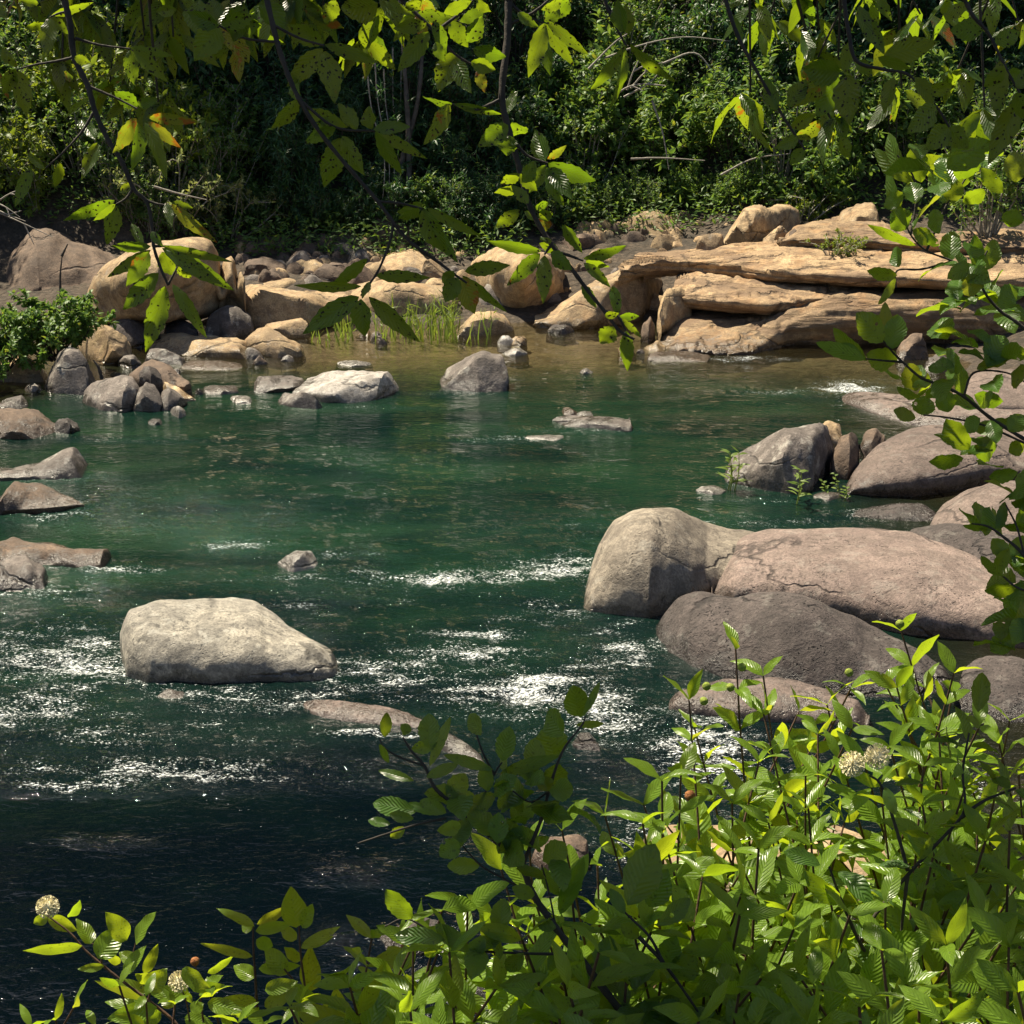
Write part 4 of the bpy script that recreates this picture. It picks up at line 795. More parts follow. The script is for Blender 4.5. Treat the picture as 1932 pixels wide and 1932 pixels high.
# ------------------------------------------------------------------ far trees: they shade the slope and darken the water's reflections
def tree_proto(seed, Ht=9., cr=3.2, nleaf=5200, lf=.26):
    g = np.random.default_rng(seed); t = MB(); f = MB()
    P = spline([[0, 0, -.5], [.15, .1, Ht * .4], [-.1, .1, Ht * .7], [.1, 0, Ht * .98]], 12); tube(t, P, .2, .05, 8)
    cl = []
    for i in range(16):
        k = 4 + int(g.random() * 7); a = g.random() * 6.283; q = P[k]; R_ = cr * (.5 + .5 * g.random()) * (1 - .3 * (k - 5) / 7)
        e = q + np.array([math.cos(a) * R_, math.sin(a) * R_, R_ * .35 + .5 * g.standard_normal()]); Q = spline([q, (q + e) / 2 + [0, 0, .3], e], 6); tube(t, Q, .07, .015, 5)
        for u in (.5, .75, 1.): cl.append((q + (e - q) * u + .3 * g.standard_normal(3), .6 + .5 * g.random()))
    cl += [(P[-1] + .5 * g.standard_normal(3), .8) for _ in range(5)]
    n = nleaf; ci = g.integers(0, len(cl), n); c = np.array([c for c, _ in cl])[ci]; r = np.array([r for _, r in cl])[ci]
    dd = norm(g.standard_normal((n, 3))) * (g.random(n) ** .4)[:, None] * r[:, None] * [1, 1, .6]
    L = norm(dd * .5 + g.standard_normal((n, 3)) * [1, 1, .5]) * (lf * (.6 + .6 * g.random(n)))[:, None]
    leaves(f, c + dd, L, norm(g.standard_normal((n, 3)) * .6 + [0, 0, 1]), lf * .5, g, 'ovate', 3, 3)
    root = empty('tree'); t.build('trunk', K_trunk, root); f.build('crown', L_tree, root); return root
TP = [[tree_proto(21), 0], [tree_proto(22, 11, 3.8, 6500), 0]]
def tree_at(P, s=1., k=0, label=None, group=None):
    p = TP[k]; o = p[0] if p[1] == 0 else copy_tree(p[0]); p[1] += 1
    o.location = P; o.scale = (s, s, s); o.rotation_euler = (0, 0, random.random() * 6.28)
    for q in ('group',):
        if q in o: del o[q]
    tag(o, label or 'leafy tree on the far slope, its crown above the picture', 'tree', group if label is None else None)
TSn = np.array(TS)
# crowns placed up the sun's direction from the parts of the slope that lie in shade
for i, (px, py, t, s) in enumerate([(420, 190, 11, .8), (330, 60, 11, .8), (560, 120, 12, .8), (720, 200, 12, .8), (860, 330, 12, .7), (620, 330, 12, .7), (700, 430, 13, .65), (1760, 60, 12, .45), (1900, 160, 12, .8), (1820, 20, 11, .8), (60, 0, 11, .5), (-60, 480, 9, .55), (110, 500, 10, .36), (40, 640, 10, .3)]):
    P = hit([px], [py])[0] + TSn * t; z = ground(P[0], P[1]); hh = P[2] - z
    tree_at((P[0], P[1], float(z)), max(hh / 7., .35) if False else s, i % 2, group='trees on the far slope')
for i in range(16):
    x = -30 + (i - 8) * 5 + 38; y = 62 + random.uniform(-3, 3); tree_at((x - 8, y, float(ground(x - 8, y)) - .3), random.uniform(1.8, 2.3), i % 2, group='trees on the far slope')
for i in range(11):
    x = -24 + i * 4.8 + random.uniform(-1, 1); y = 54 + random.uniform(-1, 4)
    tree_at((x, y, float(ground(x, y)) - .3), random.uniform(2., 2.3), i % 2, group='trees on the far slope')

# ------------------------------------------------------------------ dead twigs and vines
def twig_tree(name, label, cat, runs, mat, r=.02, group=None, dz=None):
    root = None; st = MB()
    for pts, dist in runs:
        P = np.array([atd(a, b, dist + (c if len(q) > 2 else 0)) for q in pts for a, b, c in [(q[0], q[1], q[2] if len(q) > 2 else 0)]])
        P = spline(P, 4 * len(P)); tube(st, P, r, r * .35, 5, .15)
    return tag(st.build(name, mat), label, cat, group)
def fan(x, y, ang, ln, n, dist, seed):
    g = np.random.default_rng(seed); out = []
    for i in range(n):
        a = ang + g.normal() * .35; l = ln * (.4 + .7 * g.random()); x1 = x + g.normal() * 12; y1 = y + g.normal() * 8
        out.append(([(x1, y1), (x1 + .5 * l * math.cos(a) + 8 * g.normal(), y1 - .5 * l * math.sin(a) + 6 * g.normal(), -.1), (x1 + l * math.cos(a), y1 - l * math.sin(a), -.2 * g.random())], dist)); 
        k = out[-1][0][1]; a2 = a + g.choice([-.7, .7]); out.append(([(k[0], k[1], -.1), (k[0] + .4 * l * math.cos(a2), k[1] - .4 * l * math.sin(a2), -.15)], dist))
    return out
twig_tree('dead_branch', 'pale bare tangled branches sticking out over the shrubs at left', 'dead branch', fan(20, 265, .5, 200, 7, 26.6, 1), K_grey, .022)
twig_tree('dead_branch', 'thin bare pale twigs rising at the upper left edge', 'dead branch', fan(45, 210, 1.5, 130, 6, 26.8, 2), K_grey, .014)
twig_tree('dead_branch', 'forked bare branch lying over the brown boulder at the left edge', 'dead branch', fan(-10, 385, -.25, 110, 4, 22.5, 3), K_grey, .014)
twig_tree('vine', 'pale vines hanging down in front of the dark hollow left of centre', 'vine', [([(690 + i * 17, 90 + 20 * (i % 3)), (700 + i * 14, 200, .1), (725 + i * 9, 300), (720 + i * 11, 400 + 14 * (i % 2))], 25.6 + .2 * i) for i in range(7)], K_grey, .014)
twig_tree('sapling_trunk', 'twin thin grey trunk rising behind the vines', 'trunk', [([(768, 440), (772, 300), (765, 150), (752, -20)], 26.), ([(745, 440), (756, 320), (790, 180), (800, 20)], 26.1)], K_trunk, .07)
twig_tree('dead_branch', 'pale fallen branches arching across the sunlit slope right of centre', 'dead branch', [([(1140, 110), (1210, 85), (1290, 70), (1380, 78)], 27.5), ([(1250, 120), (1310, 100), (1345, 140), (1365, 200)], 27.2), ([(1110, 130), (1160, 80), (1190, 60)], 27), ([(1230, 190), (1250, 250), (1262, 320)], 26.5), ([(1190, 300), (1250, 298), (1330, 303)], 26), ([(1360, 330), (1420, 300), (1490, 290)], 26)] + fan(1180, 180, .9, 90, 4, 26.6, 5), K_grey, .02)
twig_tree('dead_branch', 'pale bleached stick lying in the weeds above the round boulder', 'dead branch', [([(290, 352), (340, 366), (390, 377)], 23.4)], K_grey, .02)
twig_tree('stick', 'dark upright stick in front of the brown dappled boulder', 'stick', [(fA([(318, 500), (315, 380), (325, 270)]), 20.), (fA([(322, 270), (355, 205)]), 20.)], K_dark, .02)
twig_tree('stick', 'short broken stick standing between the rocks of the left heap', 'stick', [(fA([(535, 915), (515, 850), (490, 815)]), 18.2)], K_dark, .025)

# ------------------------------------------------------------------ reeds and sprouts standing in the water
def reeds(label, x0, x1, ybase, h, n, seed, name='reed_clump', jit=14):
    g = np.random.default_rng(seed); mb = MB()
    px = g.uniform(x0, x1, n); py = ybase + g.uniform(-jit, jit, n); B = at(px, py, -.05); sc = np.hypot(B[:, 0], B[:, 1]) / F * 1.03
    hh = h * (.45 + .6 * g.random(n)) * sc
    L = norm(np.array([0, 0, 1.]) + .2 * g.standard_normal((n, 3))) * hh[:, None]
    leaves(mb, B, L, norm(g.standard_normal((n, 3)) * [1, 1, .1]), .022 + .012 * g.random(n), g, 'blade', 7, 3, fold=.2, droop=.22)
    # side blades
    k = n; i = g.integers(0, n, k); B2 = B[i] + L[i] * g.uniform(.3, .8, k)[:, None]; L2 = norm(L[i] / hh[i][:, None] + .8 * g.standard_normal((k, 3)) * [1, 1, .2]) * (hh[i] * .3)[:, None]
    leaves(mb, B2, L2, norm(g.standard_normal((k, 3)) * [.6, .6, .1] + [0, 0, .6]), .02, g, 'blade', 5, 3, droop=.4)
    o = mb.build(name, L_reed); return tag(o, label, 'reeds')
reeds('dense clump of green reeds in front of the cream boulder', 765, 868, 636, 92, 90, 1)
reeds('thin reeds at the left of the dense reed clump', 705, 765, 640, 90, 24, 2)
reeds('narrow tuft of reeds left of the hanging alder twig tip', 632, 668, 640, 70, 20, 3)
reeds('few thin reed stalks at the right of the dense reed clump', 868, 925, 640, 85, 9, 4)
reeds('sparse low reeds in the shallows in front of the pale block', 585, 632, 645, 40, 12, 5)
def sprout(label, x, y, h, seed, n=3):
    g = np.random.default_rng(seed); st = MB(); lf = MB(); B = at([x], [y], -.03)[0]; s = np.hypot(B[0], B[1]) / F * 1.04
    root = tag(empty('water_sprout', B), label, 'plant')
    for i in range(n):
        b = B + [g.normal() * .04, g.normal() * .04, 0]; t = b + np.array([g.normal() * .1 * h * s, g.normal() * .05, h * s * (.6 + .4 * g.random())]); P = spline([b, (b + t) / 2 + [.02, 0, 0], t], 7); tube(st, P, .006, .003, 4)
        k = 10; u = np.linspace(.25, 1, k); Q = b + (t - b) * u[:, None]; a = np.arange(k) * 2.4
        L = np.stack([np.cos(a), np.sin(a), 0 * a + .5], 1) * (.12 * (1.1 - .5 * u))[:, None] * (h / 90)
        leaves(lf, Q, L, np.tile([0, -.3, 1.], (k, 1)), .028, g, 'lance', 5, 3, droop=.3)
    inv = -np.array(B)
    st.V = [v + inv for v in st.V]; lf.V = [v + inv for v in lf.V]
    st.build('stalk', K_bud, root); lf.build('foliage', L_reed, root)
sprout('slender green sprout in the water left of the lichened boulder', 1383, 932, 115, 1)
sprout('green sprout standing in front of the lichened boulder', 1500, 955, 95, 2, 2)
sprout('little green sprout at the left foot of the great slab', 1570, 940, 45, 3, 3)

# ------------------------------------------------------------------ foreground: traced twigs and leaves
fG = fr(.4, 0, 1468); fH = fr(.36, 0, 0); fM = fr(.4, 541, 0); fK = fr(.5, 966, 0); fR = fr(.5, 1468, 193); fN = fr(.34, 695.5, 1275); fT = fr(.4, 1236.5, 1159)
class Plant:
    def __init__(s, name, label, cat, foot):
        s.root = tag(empty(name, foot), label, cat); s.foot = np.array(foot, float)
    def _b(s, mb, nm, mat, par):
        mb.V = [v - s.foot for v in mb.V]; return mb.build(nm, mat, par)
    def part(s, twigs, lv, lmat, kmat, nm='branch'):
        b = s._b(twigs, nm, kmat, s.root)
        if lv.n: s._b(lv, 'foliage', lmat, b)
        return b
def twig(mb, f, pts, d0, d1, w0, w1, n=None):
    """pts in the frame f, distances d0..d1, widths in 1932-px"""
    q = f(pts); k = len(q); ds = np.linspace(d0, d1, k)
    P = np.array([atd(x, y, d) for (x, y), d in zip(q, ds)]); P = spline(P, n or 5 * k)
    tube(mb, P, w0 * d0 / F / 2, w1 * d1 / F / 2, 7, .12)
    return P
def tleaves(mb, f, s, lst, dist, rng, prof='lance', rows=13, serr=.07, tilt=.45, cols=5, jit=.08, fold=.22, droop=.1, upb=-.2):
    if not lst: return
    B, L, N, W = [], [], [], []
    for q in lst:
        (bx, by), (tx, ty) = f([(q[0], q[1]), (q[2], q[3])]); w = q[4] * s
        d = dist + rng.normal() * jit; b = atd(bx, by, d); t = atd(tx, ty, d + rng.uniform(-.03, .03))
        n = -ray((bx + tx) / 2, (by + ty) / 2); n = n / np.linalg.norm(n)
        n = n + np.array([rng.normal() * tilt, rng.normal() * tilt * .4, upb + rng.normal() * tilt * .6]); B.append(b); L.append((t - b) * 1.02); N.append(n / np.linalg.norm(n)); W.append(w * d / F * 1.08)
    leaves(mb, B, L, np.array(N), np.array(W), rng, prof, rows, cols, fold=fold, droop=droop, serr=serr)
def whorl(mb, P, dr, n, ln, wr, rng, prof='lance', spread=1., rows=11, serr=.07, down=.4):
    """leaves radiating from the point P about direction dr"""
    dr = norm(np.asarray(dr, float)); a = np.arange(n) * 2.4 + rng.random() * 6; A = norm(np.cross(dr, [.3, .2, .9])); Bv = np.cross(dr, A)
    d = norm(dr * (.7 - .5 * spread + .5 * rng.random((n, 1))) + spread * (np.cos(a)[:, None] * A + np.sin(a)[:, None] * Bv) + [0, 0, -down])
    l = ln * (.7 + .4 * rng.random(n)); leaves(mb, np.tile(P, (n, 1)) + .012 * rng.standard_normal((n, 3)), d * l[:, None], norm(rng.standard_normal((n, 3)) * .45 + [0, -.25, 1]), l * wr, rng, prof, rows, 5, fold=.22, droop=.22, serr=serr)
g = np.random.default_rng(11)

# --- hanging branches with spotted leaves (three trees leaning over the creek, trunks outside the picture)
def limb(mb, pts, r0, r1): tube(mb, spline(pts, 24), r0, r1, 9, .05)
D = 2.5
T1 = Plant('leaning_tree', 'tree whose dark twig with spotted orange tinged leaves hangs down at upper left', 'tree', (-2.6, -.6, 1.9))
tr = MB(); limb(tr, [(-2.6, -.6, 1.7), (-2.5, -.3, 3.4), (-2.0, .6, 5.0), (-1.3, 1.9, 5.3), (-.5, 2.9, 5.1)], .13, .03); trunk1 = T1._b(tr, 'trunk', K_trunk, T1.root)
tw = MB(); lf = MB()
P0 = atd(122, 0, D)
limb(tw, [(-1.5, 1.5, 5.3), P0 + [-.1, .0, .5], P0], .02, .0075)
twig(tw, fH, [(338, 0), (365, 120), (390, 300), (460, 450), (500, 590), (570, 740), (640, 850), (700, 990), (770, 1060), (795, 1180), (805, 1290), (840, 1400), (882, 1495)], D, D, 13, 5)
for p in ([(490, 590), (430, 690), (330, 800), (240, 880)], [(700, 985), (660, 1040), (610, 1070)], [(765, 1050), (830, 1070), (905, 1080)], [(390, 300), (300, 320), (180, 340), (90, 365)], [(365, 60), (310, 70), (262, 90)], [(460, 450), (600, 510), (720, 570)], [(395, 200), (520, 235), (680, 255)], [(805, 1290), (900, 1290)], [(882, 1490), (930, 1400)]):
    twig(tw, fH, p, D, D, 6, 3)
tleaves(lf, fH, .36, [(600, 1050, 330, 1170, 75), (605, 1070, 500, 1165, 50), (605, 1075, 570, 1285, 95), (690, 960, 625, 1010, 45), (870, 1060, 900, 1185, 50), (900, 1070, 1110, 1280, 75), (900, 1065, 1005, 1090, 50),
    (790, 1290, 572, 1300, 65), (690, 1170, 755, 1295, 50), (790, 1215, 852, 1290, 50), (790, 1310, 555, 1462, 62), (780, 1320, 665, 1500, 95), (830, 1430, 635, 1632, 105), (865, 1500, 765, 1840, 112), (905, 1490, 1075, 1755, 72),
    (850, 1300, 1225, 1520, 92), (850, 1290, 1215, 1372, 50), (870, 1310, 1152, 1488, 80), (850, 1320, 905, 1445, 92), (945, 1370, 1000, 1465, 85), (770, 610, 1040, 640, 62), (760, 640, 885, 925, 80), (720, 640, 752, 870, 92),
    (710, 620, 600, 800, 95), (780, 640, 940, 775, 62), (720, 560, 600, 480, 80), (720, 550, 825, 520, 60), (420, 620, 500, 735, 85), (510, 750, 430, 935, 72), (262, 90, 240, 290, 92), (270, 80, 490, 20, 50), (262, 90, 362, 170, 62),
    (90, 365, 142, 605, 112), (80, 360, 15, 500, 82), (312, 850, 300, 1000, 60), (160, 880, 80, 1080, 70), (240, 880, 130, 800, 60), (680, 260, 700, 445, 82), (690, 250, 882, 430, 72), (680, 250, 905, 292, 50), (380, 400, 330, 400, 60),
    (60, 340, 10, 250, 60), (90, 350, 40, 300, 40), (390, 300, 470, 330, 50), (240, 120, 130, 160, 60), (0, 30, 40, 100, 60), (200, 20, 100, 0, 50)], D, g, 'lance')
T1.part(tw, lf, L_hang, K_dark)

T2 = Plant('leaning_tree', 'tree whose bright yellow green spotted twig hangs down the middle of the picture', 'tree', (.9, -1.6, 2.1))
tr = MB(); limb(tr, [(.9, -1.6, 1.9), (1.1, -1.2, 3.8), (.8, 0, 5.4), (.2, 1.4, 5.7), (-.1, 2.5, 5.5)], .12, .03); T2._b(tr, 'trunk', K_trunk, T2.root)
tw = MB(); lf = MB(); D = 2.45; P0 = atd(961, 0, D)
limb(tw, [(.1, 1.7, 5.65), P0 + [.05, -.1, .6], P0], .02, .008)
twig(tw, fM, [(1048, 0), (1040, 200), (1015, 450), (1050, 620), (1100, 800), (1150, 980), (1240, 1140), (1330, 1250), (1420, 1370), (1500, 1470), (1570, 1560), (1640, 1600)], D, D, 15, 5)
P1 = atd(*fM([(540, 0)])[0], D); limb(tw, [(.0, 1.8, 5.6), P1 + [.0, -.1, .5], P1], .015, .006)
for p in ([(540, 0), (680, 130), (800, 260), (960, 345)], [(1010, 470), (880, 520), (780, 490)], [(1055, 640), (1130, 730), (1230, 770)], [(1050, 10), (1120, 70), (1215, 110)], [(1490, -40), (1530, 80), (1600, 215)], [(1250, 1150), (1215, 1200)], [(1290, 1190), (1400, 1230)], [(1500, 1470), (1560, 1490), (1600, 1560)], [(1040, 120), (1160, 60), (1260, -20)], [(700, 150), (820, 60), (900, -20)]):
    twig(tw, fM, p, D, D, 7, 4)
P2 = atd(*fM([(1490, -40)])[0], D); limb(tw, [(.2, 1.7, 5.6), P2 + [.0, -.1, .4], P2], .012, .004)
tleaves(lf, fM, .4, [(1030, 545, 1080, 420, 75), (770, 490, 660, 680, 95), (780, 490, 630, 470, 60), (790, 490, 1020, 545, 42), (1045, 590, 905, 690, 95), (1060, 580, 1130, 645, 105), (1050, 640, 1040, 735, 95), (1230, 770, 1458, 870, 78), (1220, 760, 1170, 615, 95),
    (1230, 790, 1290, 975, 82), (1240, 790, 1342, 935, 82), (1220, 780, 1150, 905, 65), (1230, 750, 1320, 690, 42), (1095, 820, 1010, 865, 62), (1100, 890, 978, 912, 62), (1170, 975, 1242, 965, 55), (1100, 990, 975, 1082, 65), (1190, 1025, 1255, 1005, 65), (1250, 1060, 1180, 1040, 75),
    (1300, 1060, 1392, 1195, 62), (1240, 1150, 1200, 1110, 55), (1195, 1195, 1045, 1345, 75), (1215, 1205, 1212, 1425, 78), (1200, 1185, 945, 1148, 55), (1245, 1190, 1335, 1275, 85), (1400, 1220, 1605, 1175, 62), (1410, 1230, 1522, 1262, 52), (1400, 1240, 1532, 1352, 52),
    (1390, 1340, 1465, 1455, 52), (1540, 1350, 1560, 1500, 65), (1540, 1540, 1482, 1625, 88), (1500, 1490, 1565, 1480, 42), (1570, 1490, 1665, 1495, 42), (1600, 1560, 1610, 1755, 68), (1580, 1500, 1680, 1600, 30), (1600, 215, 1450, 445, 65), (1600, 230, 1558, 525, 85), (1620, 210, 1818, 412, 75), (1590, 150, 1560, 0, 85), (1610, 160, 1600, 20, 70),
    (1215, 110, 1150, 362, 85), (1215, 110, 1352, 312, 65), (1225, 100, 1422, 262, 55), (1205, 120, 1232, 355, 75), (1215, 100, 1300, 20, 80), (430, 20, 245, 60, 145), (230, 0, 180, 118, 80), (660, 110, 500, 140, 72), (670, 150, 530, 330, 92), (690, 100, 762, 262, 75), (700, 150, 850, 10, 62), (770, 100, 855, 225, 82),
    (800, 250, 712, 425, 125), (800, 290, 865, 435, 92), (850, 200, 932, 80, 85), (880, 230, 1032, 275, 85), (870, 290, 985, 335, 72), (900, 330, 935, 435, 55), (740, 60, 880, 10, 70), (560, 40, 640, 0, 70), (620, 60, 780, 90, 60), (480, 0, 600, 70, 60), (700, 200, 740, 290, 60), (930, 60, 820, 100, 70), (900, 0, 960, 60, 60), (1090, 60, 1180, 130, 50), (1300, 0, 1210, 50, 60),
    (1330, 0, 1260, 90, 80), (1100, 820, 1180, 900, 60), (1110, 860, 1180, 760, 80), (1140, 960, 1060, 870, 60), (1180, 1030, 1110, 1000, 40), (1280, 1180, 1190, 1150, 60)], D, g, 'lance', tilt=.35, upb=-.45)
T2.part(tw, lf, L_hang, K_dark)

T3 = Plant('leaning_tree', 'tree whose dark shaded twig ends in a whorl of leaves above the reeds', 'tree', (-1.7, -1.8, 2.2))
tr = MB(); limb(tr, [(-1.7, -1.8, 2.), (-1.6, -1.4, 3.8), (-1.3, 0, 5.0), (-.9, 1.2, 5.2), (-.3, 2., 4.9)], .11, .03); T3._b(tr, 'trunk', K_trunk, T3.root)
tw = MB(); lf = MB(); D = 2.15; P0 = atd(500, -10, D)
limb(tw, [(-.9, 1.2, 5.2), P0 + [-.1, -.1, .4], P0], .02, .009)
twig(tw, fM, [(-100, -25), (-30, 250), (60, 470), (200, 680), (430, 950), (560, 1120), (720, 1240), (800, 1300), (850, 1335)], D, D, 11, 4)
for p in ([(60, 470), (230, 600), (420, 618)], [(470, 1000), (500, 1080), (440, 1260), (350, 1395)], [(430, 950), (540, 960), (640, 985)], [(-60, 120), (60, 180), (175, 215)], [(-30, 200), (-200, 180), (-320, 120)]):
    twig(tw, fM, p, D, D, 6, 4)
tleaves(lf, fM, .4, [(420, 610, 655, 755, 55), (410, 610, 582, 590, 70), (420, 620, 535, 835, 75), (400, 610, 385, 500, 95), (230, 600, 130, 640, 60), (250, 650, 180, 892, 115), (260, 640, 355, 835, 95), (100, 520, 290, 605, 72), (170, 230, 5, 405, 95), (180, 240, 230, 478, 115), (180, 210, 432, 295, 65), (170, 205, 0, 120, 92),
    (340, 1400, 68, 1565, 105), (350, 1410, 362, 1592, 105), (388, 1400, 622, 1612, 85), (420, 1300, 665, 1310, 62), (380, 1220, 200, 1375, 65), (350, 1350, 40, 1360, 52), (620, 980, 530, 1035, 85), (640, 990, 745, 1205, 105), (650, 990, 802, 1242, 85), (660, 980, 918, 1132, 52), (640, 960, 530, 1010, 60),
    (820, 1310, 902, 1482, 115), (830, 1300, 1032, 1472, 62), (810, 1310, 745, 1425, 95), (840, 1280, 1052, 1250, 72), (790, 1280, 725, 1340, 60), (390, 1330, 350, 1400, 50), (-120, 0, -10, 160, 120), (-60, 40, -140, 230, 110), (200, 560, 110, 680, 100), (330, 610, 250, 480, 80), (60, 470, -60, 620, 85), (60, 470, 20, 350, 80),
    (-320, 120, -430, 280, 130), (-310, 125, -180, 300, 140), (-320, 120, -470, 60, 90), (-310, 110, -150, 80, 85), (-330, 100, -360, -10, 90), (-200, 20, -260, 200, 120), (-420, 0, -440, 150, 120), (-520, 40, -620, 60, 60)], D, g, 'lance')
T3.part(tw, lf, L_hang, K_dark)

T4 = Plant('leaning_tree', 'tree whose dark drooping twigs cross the upper right corner', 'tree', (3.0, -.8, 1.8))
tr = MB(); limb(tr, [(3.0, -.8, 1.6), (2.9, -.5, 3.6), (2.4, .6, 5.2), (1.6, 1.9, 5.4), (.9, 2.6, 5.2)], .13, .03); T4._b(tr, 'trunk', K_trunk, T4.root)
D = 2.4
for pts, lst in ((([(1700, -20), (1740, 60), (1800, 130), (1870, 270), (1940, 390)]), [(1780, 110, 1650, 115, 85), (1840, 230, 1832, 440, 75), (1870, 270, 1960, 300, 60), (1860, 260, 1780, 330, 60), (1900, 330, 1990, 250, 70), (1920, 370, 1800, 620, 90), (1820, 160, 1930, 120, 70), (1720, 20, 1640, 60, 60), (1900, 350, 1960, 460, 80)]),
                 (([(1250, -20), (1270, 120), (1300, 230), (1400, 262), (1500, 285), (1600, 400), (1650, 480)]), [(1240, 272, 1095, 262, 110), (1260, 285, 1275, 465, 110), (1230, 290, 1150, 440, 100), (1200, 280, 1060, 400, 90), (1400, 215, 1602, 160, 92), (1440, 290, 1398, 425, 62), (1380, 215, 1505, 270, 50), (1520, 290, 1602, 405, 62), (1340, 60, 1400, 205, 55), (1310, 20, 1350, 160, 60), (1300, 230, 1360, 280, 50), (1270, 160, 1255, 280, 50), (1600, 400, 1500, 500, 90), (1650, 480, 1560, 560, 90), (1650, 480, 1720, 560, 90), (1560, 340, 1680, 330, 60)]),
                 (([(800, -20), (850, 130), (930, 280), (1030, 450), (1105, 565)]), [(1000, 420, 950, 290, 60), (1105, 560, 1050, 620, 50), (1240, 520, 1282, 600, 55), (870, 160, 840, 60, 40), (1050, 480, 1150, 430, 60), (1080, 520, 1000, 560, 50), (1040, 400, 1110, 300, 70)])):
    tw = MB(); lf = MB(); P = twig(tw, fK, pts, D, D, 9, 4); P0 = P[0]; limb(tw, [(1.6, 1.9, 5.4), P0 + [.1, -.1, .5], P0], .016, .006)
    tleaves(lf, fK, .5, lst, D, g, 'lance'); T4.part(tw, lf, L_hang, K_dark)

# canopy of unseen leaf clusters, added on the sun's path to shade chosen twigs
def shade_canopy(pl, cents, seed, n=900, mat=None):
    g = np.random.default_rng(seed); f = MB(); t = MB()
    for c, r in cents:
        c = np.array(c, float); k = n; d = norm(g.standard_normal((k, 3))) * (g.random(k) ** .45)[:, None] * r * [1, 1, .45]
        leaves(f, c + d, norm(g.standard_normal((k, 3)) * [1, 1, .5]) * (.13 * (.7 + .5 * g.random(k)))[:, None], norm(g.standard_normal((k, 3)) * .6 + [0, 0, 1]), .055, g, 'lance', 4, 3)
    return pl._b(f, 'crown', L_hang, pl.root)  # this crown is only the added sun-blocking clusters
def up(px, py, d, t, r): return (tuple(atd(px, py, d) + np.array(TS) * t), r)
shade_canopy(T1, [up(520, 60, 2.4, 1.1, .2), up(-160, 120, 2.6, 1.3, .2), up(60, 40, 3.25, 1.4, .25), up(200, 60, 3.25, 1.35, .25), up(330, 60, 3.3, 1.4, .22), up(430, 40, 3.25, 1.3, .2)], 1, 480)
shade_canopy(T3, [up(620, 220, 2.15, 1.1, .2), up(760, 330, 2.15, 1.2, .16), up(720, 560, 2.15, 1.5, .22), up(560, 100, 2.15, 1.1, .2)], 3, 620)
shade_canopy(T4, [up(1500, 100, 2.4, 1.1, .26), up(1650, 100, 2.4, 1.05, .18), up(1880, 120, 2.4, 1.1, .2), up(1990, 1990, 2.7, 4.6, .25)], 4, 480)

# darker whorls along the upper twigs of the leaning trees
for pl, D0, boxes, cnt in ((T1, 3.2, (-40, 470, -20, 200), 22), (T3, 3.2, (430, 800, -20, 150), 10), (T4, 3.2, (1380, 1960, -20, 230), 16)):
    tw = MB(); lf = MB(); gg = np.random.default_rng(cnt)
    for i in range(cnt):
        x = gg.uniform(boxes[0], boxes[1]); y = boxes[2] + (boxes[3] - boxes[2]) * gg.random() ** 1.5; d = D0 + .15 * gg.normal(); P = atd(x, y, d); Q = P + np.array([.1 * gg.normal(), -.1, .35 + .1 * gg.random() + .3 * y / 300])
        tube(tw, spline([Q, (P + Q) / 2 + .03 * gg.standard_normal(3), P], 8), .005, .002, 5)
        for u in (.0, .45): whorl(lf, P + (Q - P) * u, [gg.normal() * .3, 0, -1], 5, .105, .36, gg, 'lance', .9, 9, .07, .35)
    pl.part(tw, lf, L_hang, K_dark)

# --- alder at the right edge
A1 = Plant('alder_tree', 'sunlit alder with rounded leaves reaching in from the right edge', 'tree', (2.6, 2.0, 1.6))
tr = MB(); limb(tr, [(2.6, 2.0, 1.4), (2.4, 2.3, 2.8), (2.1, 2.7, 3.9), (1.8, 2.9, 4.6)], .07, .02); A1._b(tr, 'trunk', K_trunk, A1.root)
def alder(pl, runs, lst, D, whorls=(), upb=-.6, f=fR, s=.5, anchor=(1.9, 2.8, 3.6), mat=L_ald, w=8, ln=.075):
    tw = MB(); lf = MB()
    for i, p in enumerate(runs):
        P = twig(tw, f, p, D, D, w if i == 0 else w * .6, 3)
        if i == 0 and anchor is not None: limb(tw, [anchor, (np.array(anchor) + P[0]) / 2 + [0, 0, .05], P[0]], .012, w * D / F / 2)
    tleaves(lf, f, s, lst, D, g, 'round', serr=.05, tilt=.4, fold=.15, upb=upb)
    whorls = whorls[::2]
    for q in whorls:
        x, y = f([(q[0], q[1])])[0]; P = atd(x, y, D + .1 * g.normal()); whorl(lf, P, [g.normal() * .5, -.2, .7], q[2], ln * (q[3] if len(q) > 3 else 1), .62, g, 'round', 1.1, 11, .05, .0)
    pl.part(tw, lf, mat, K_dark)
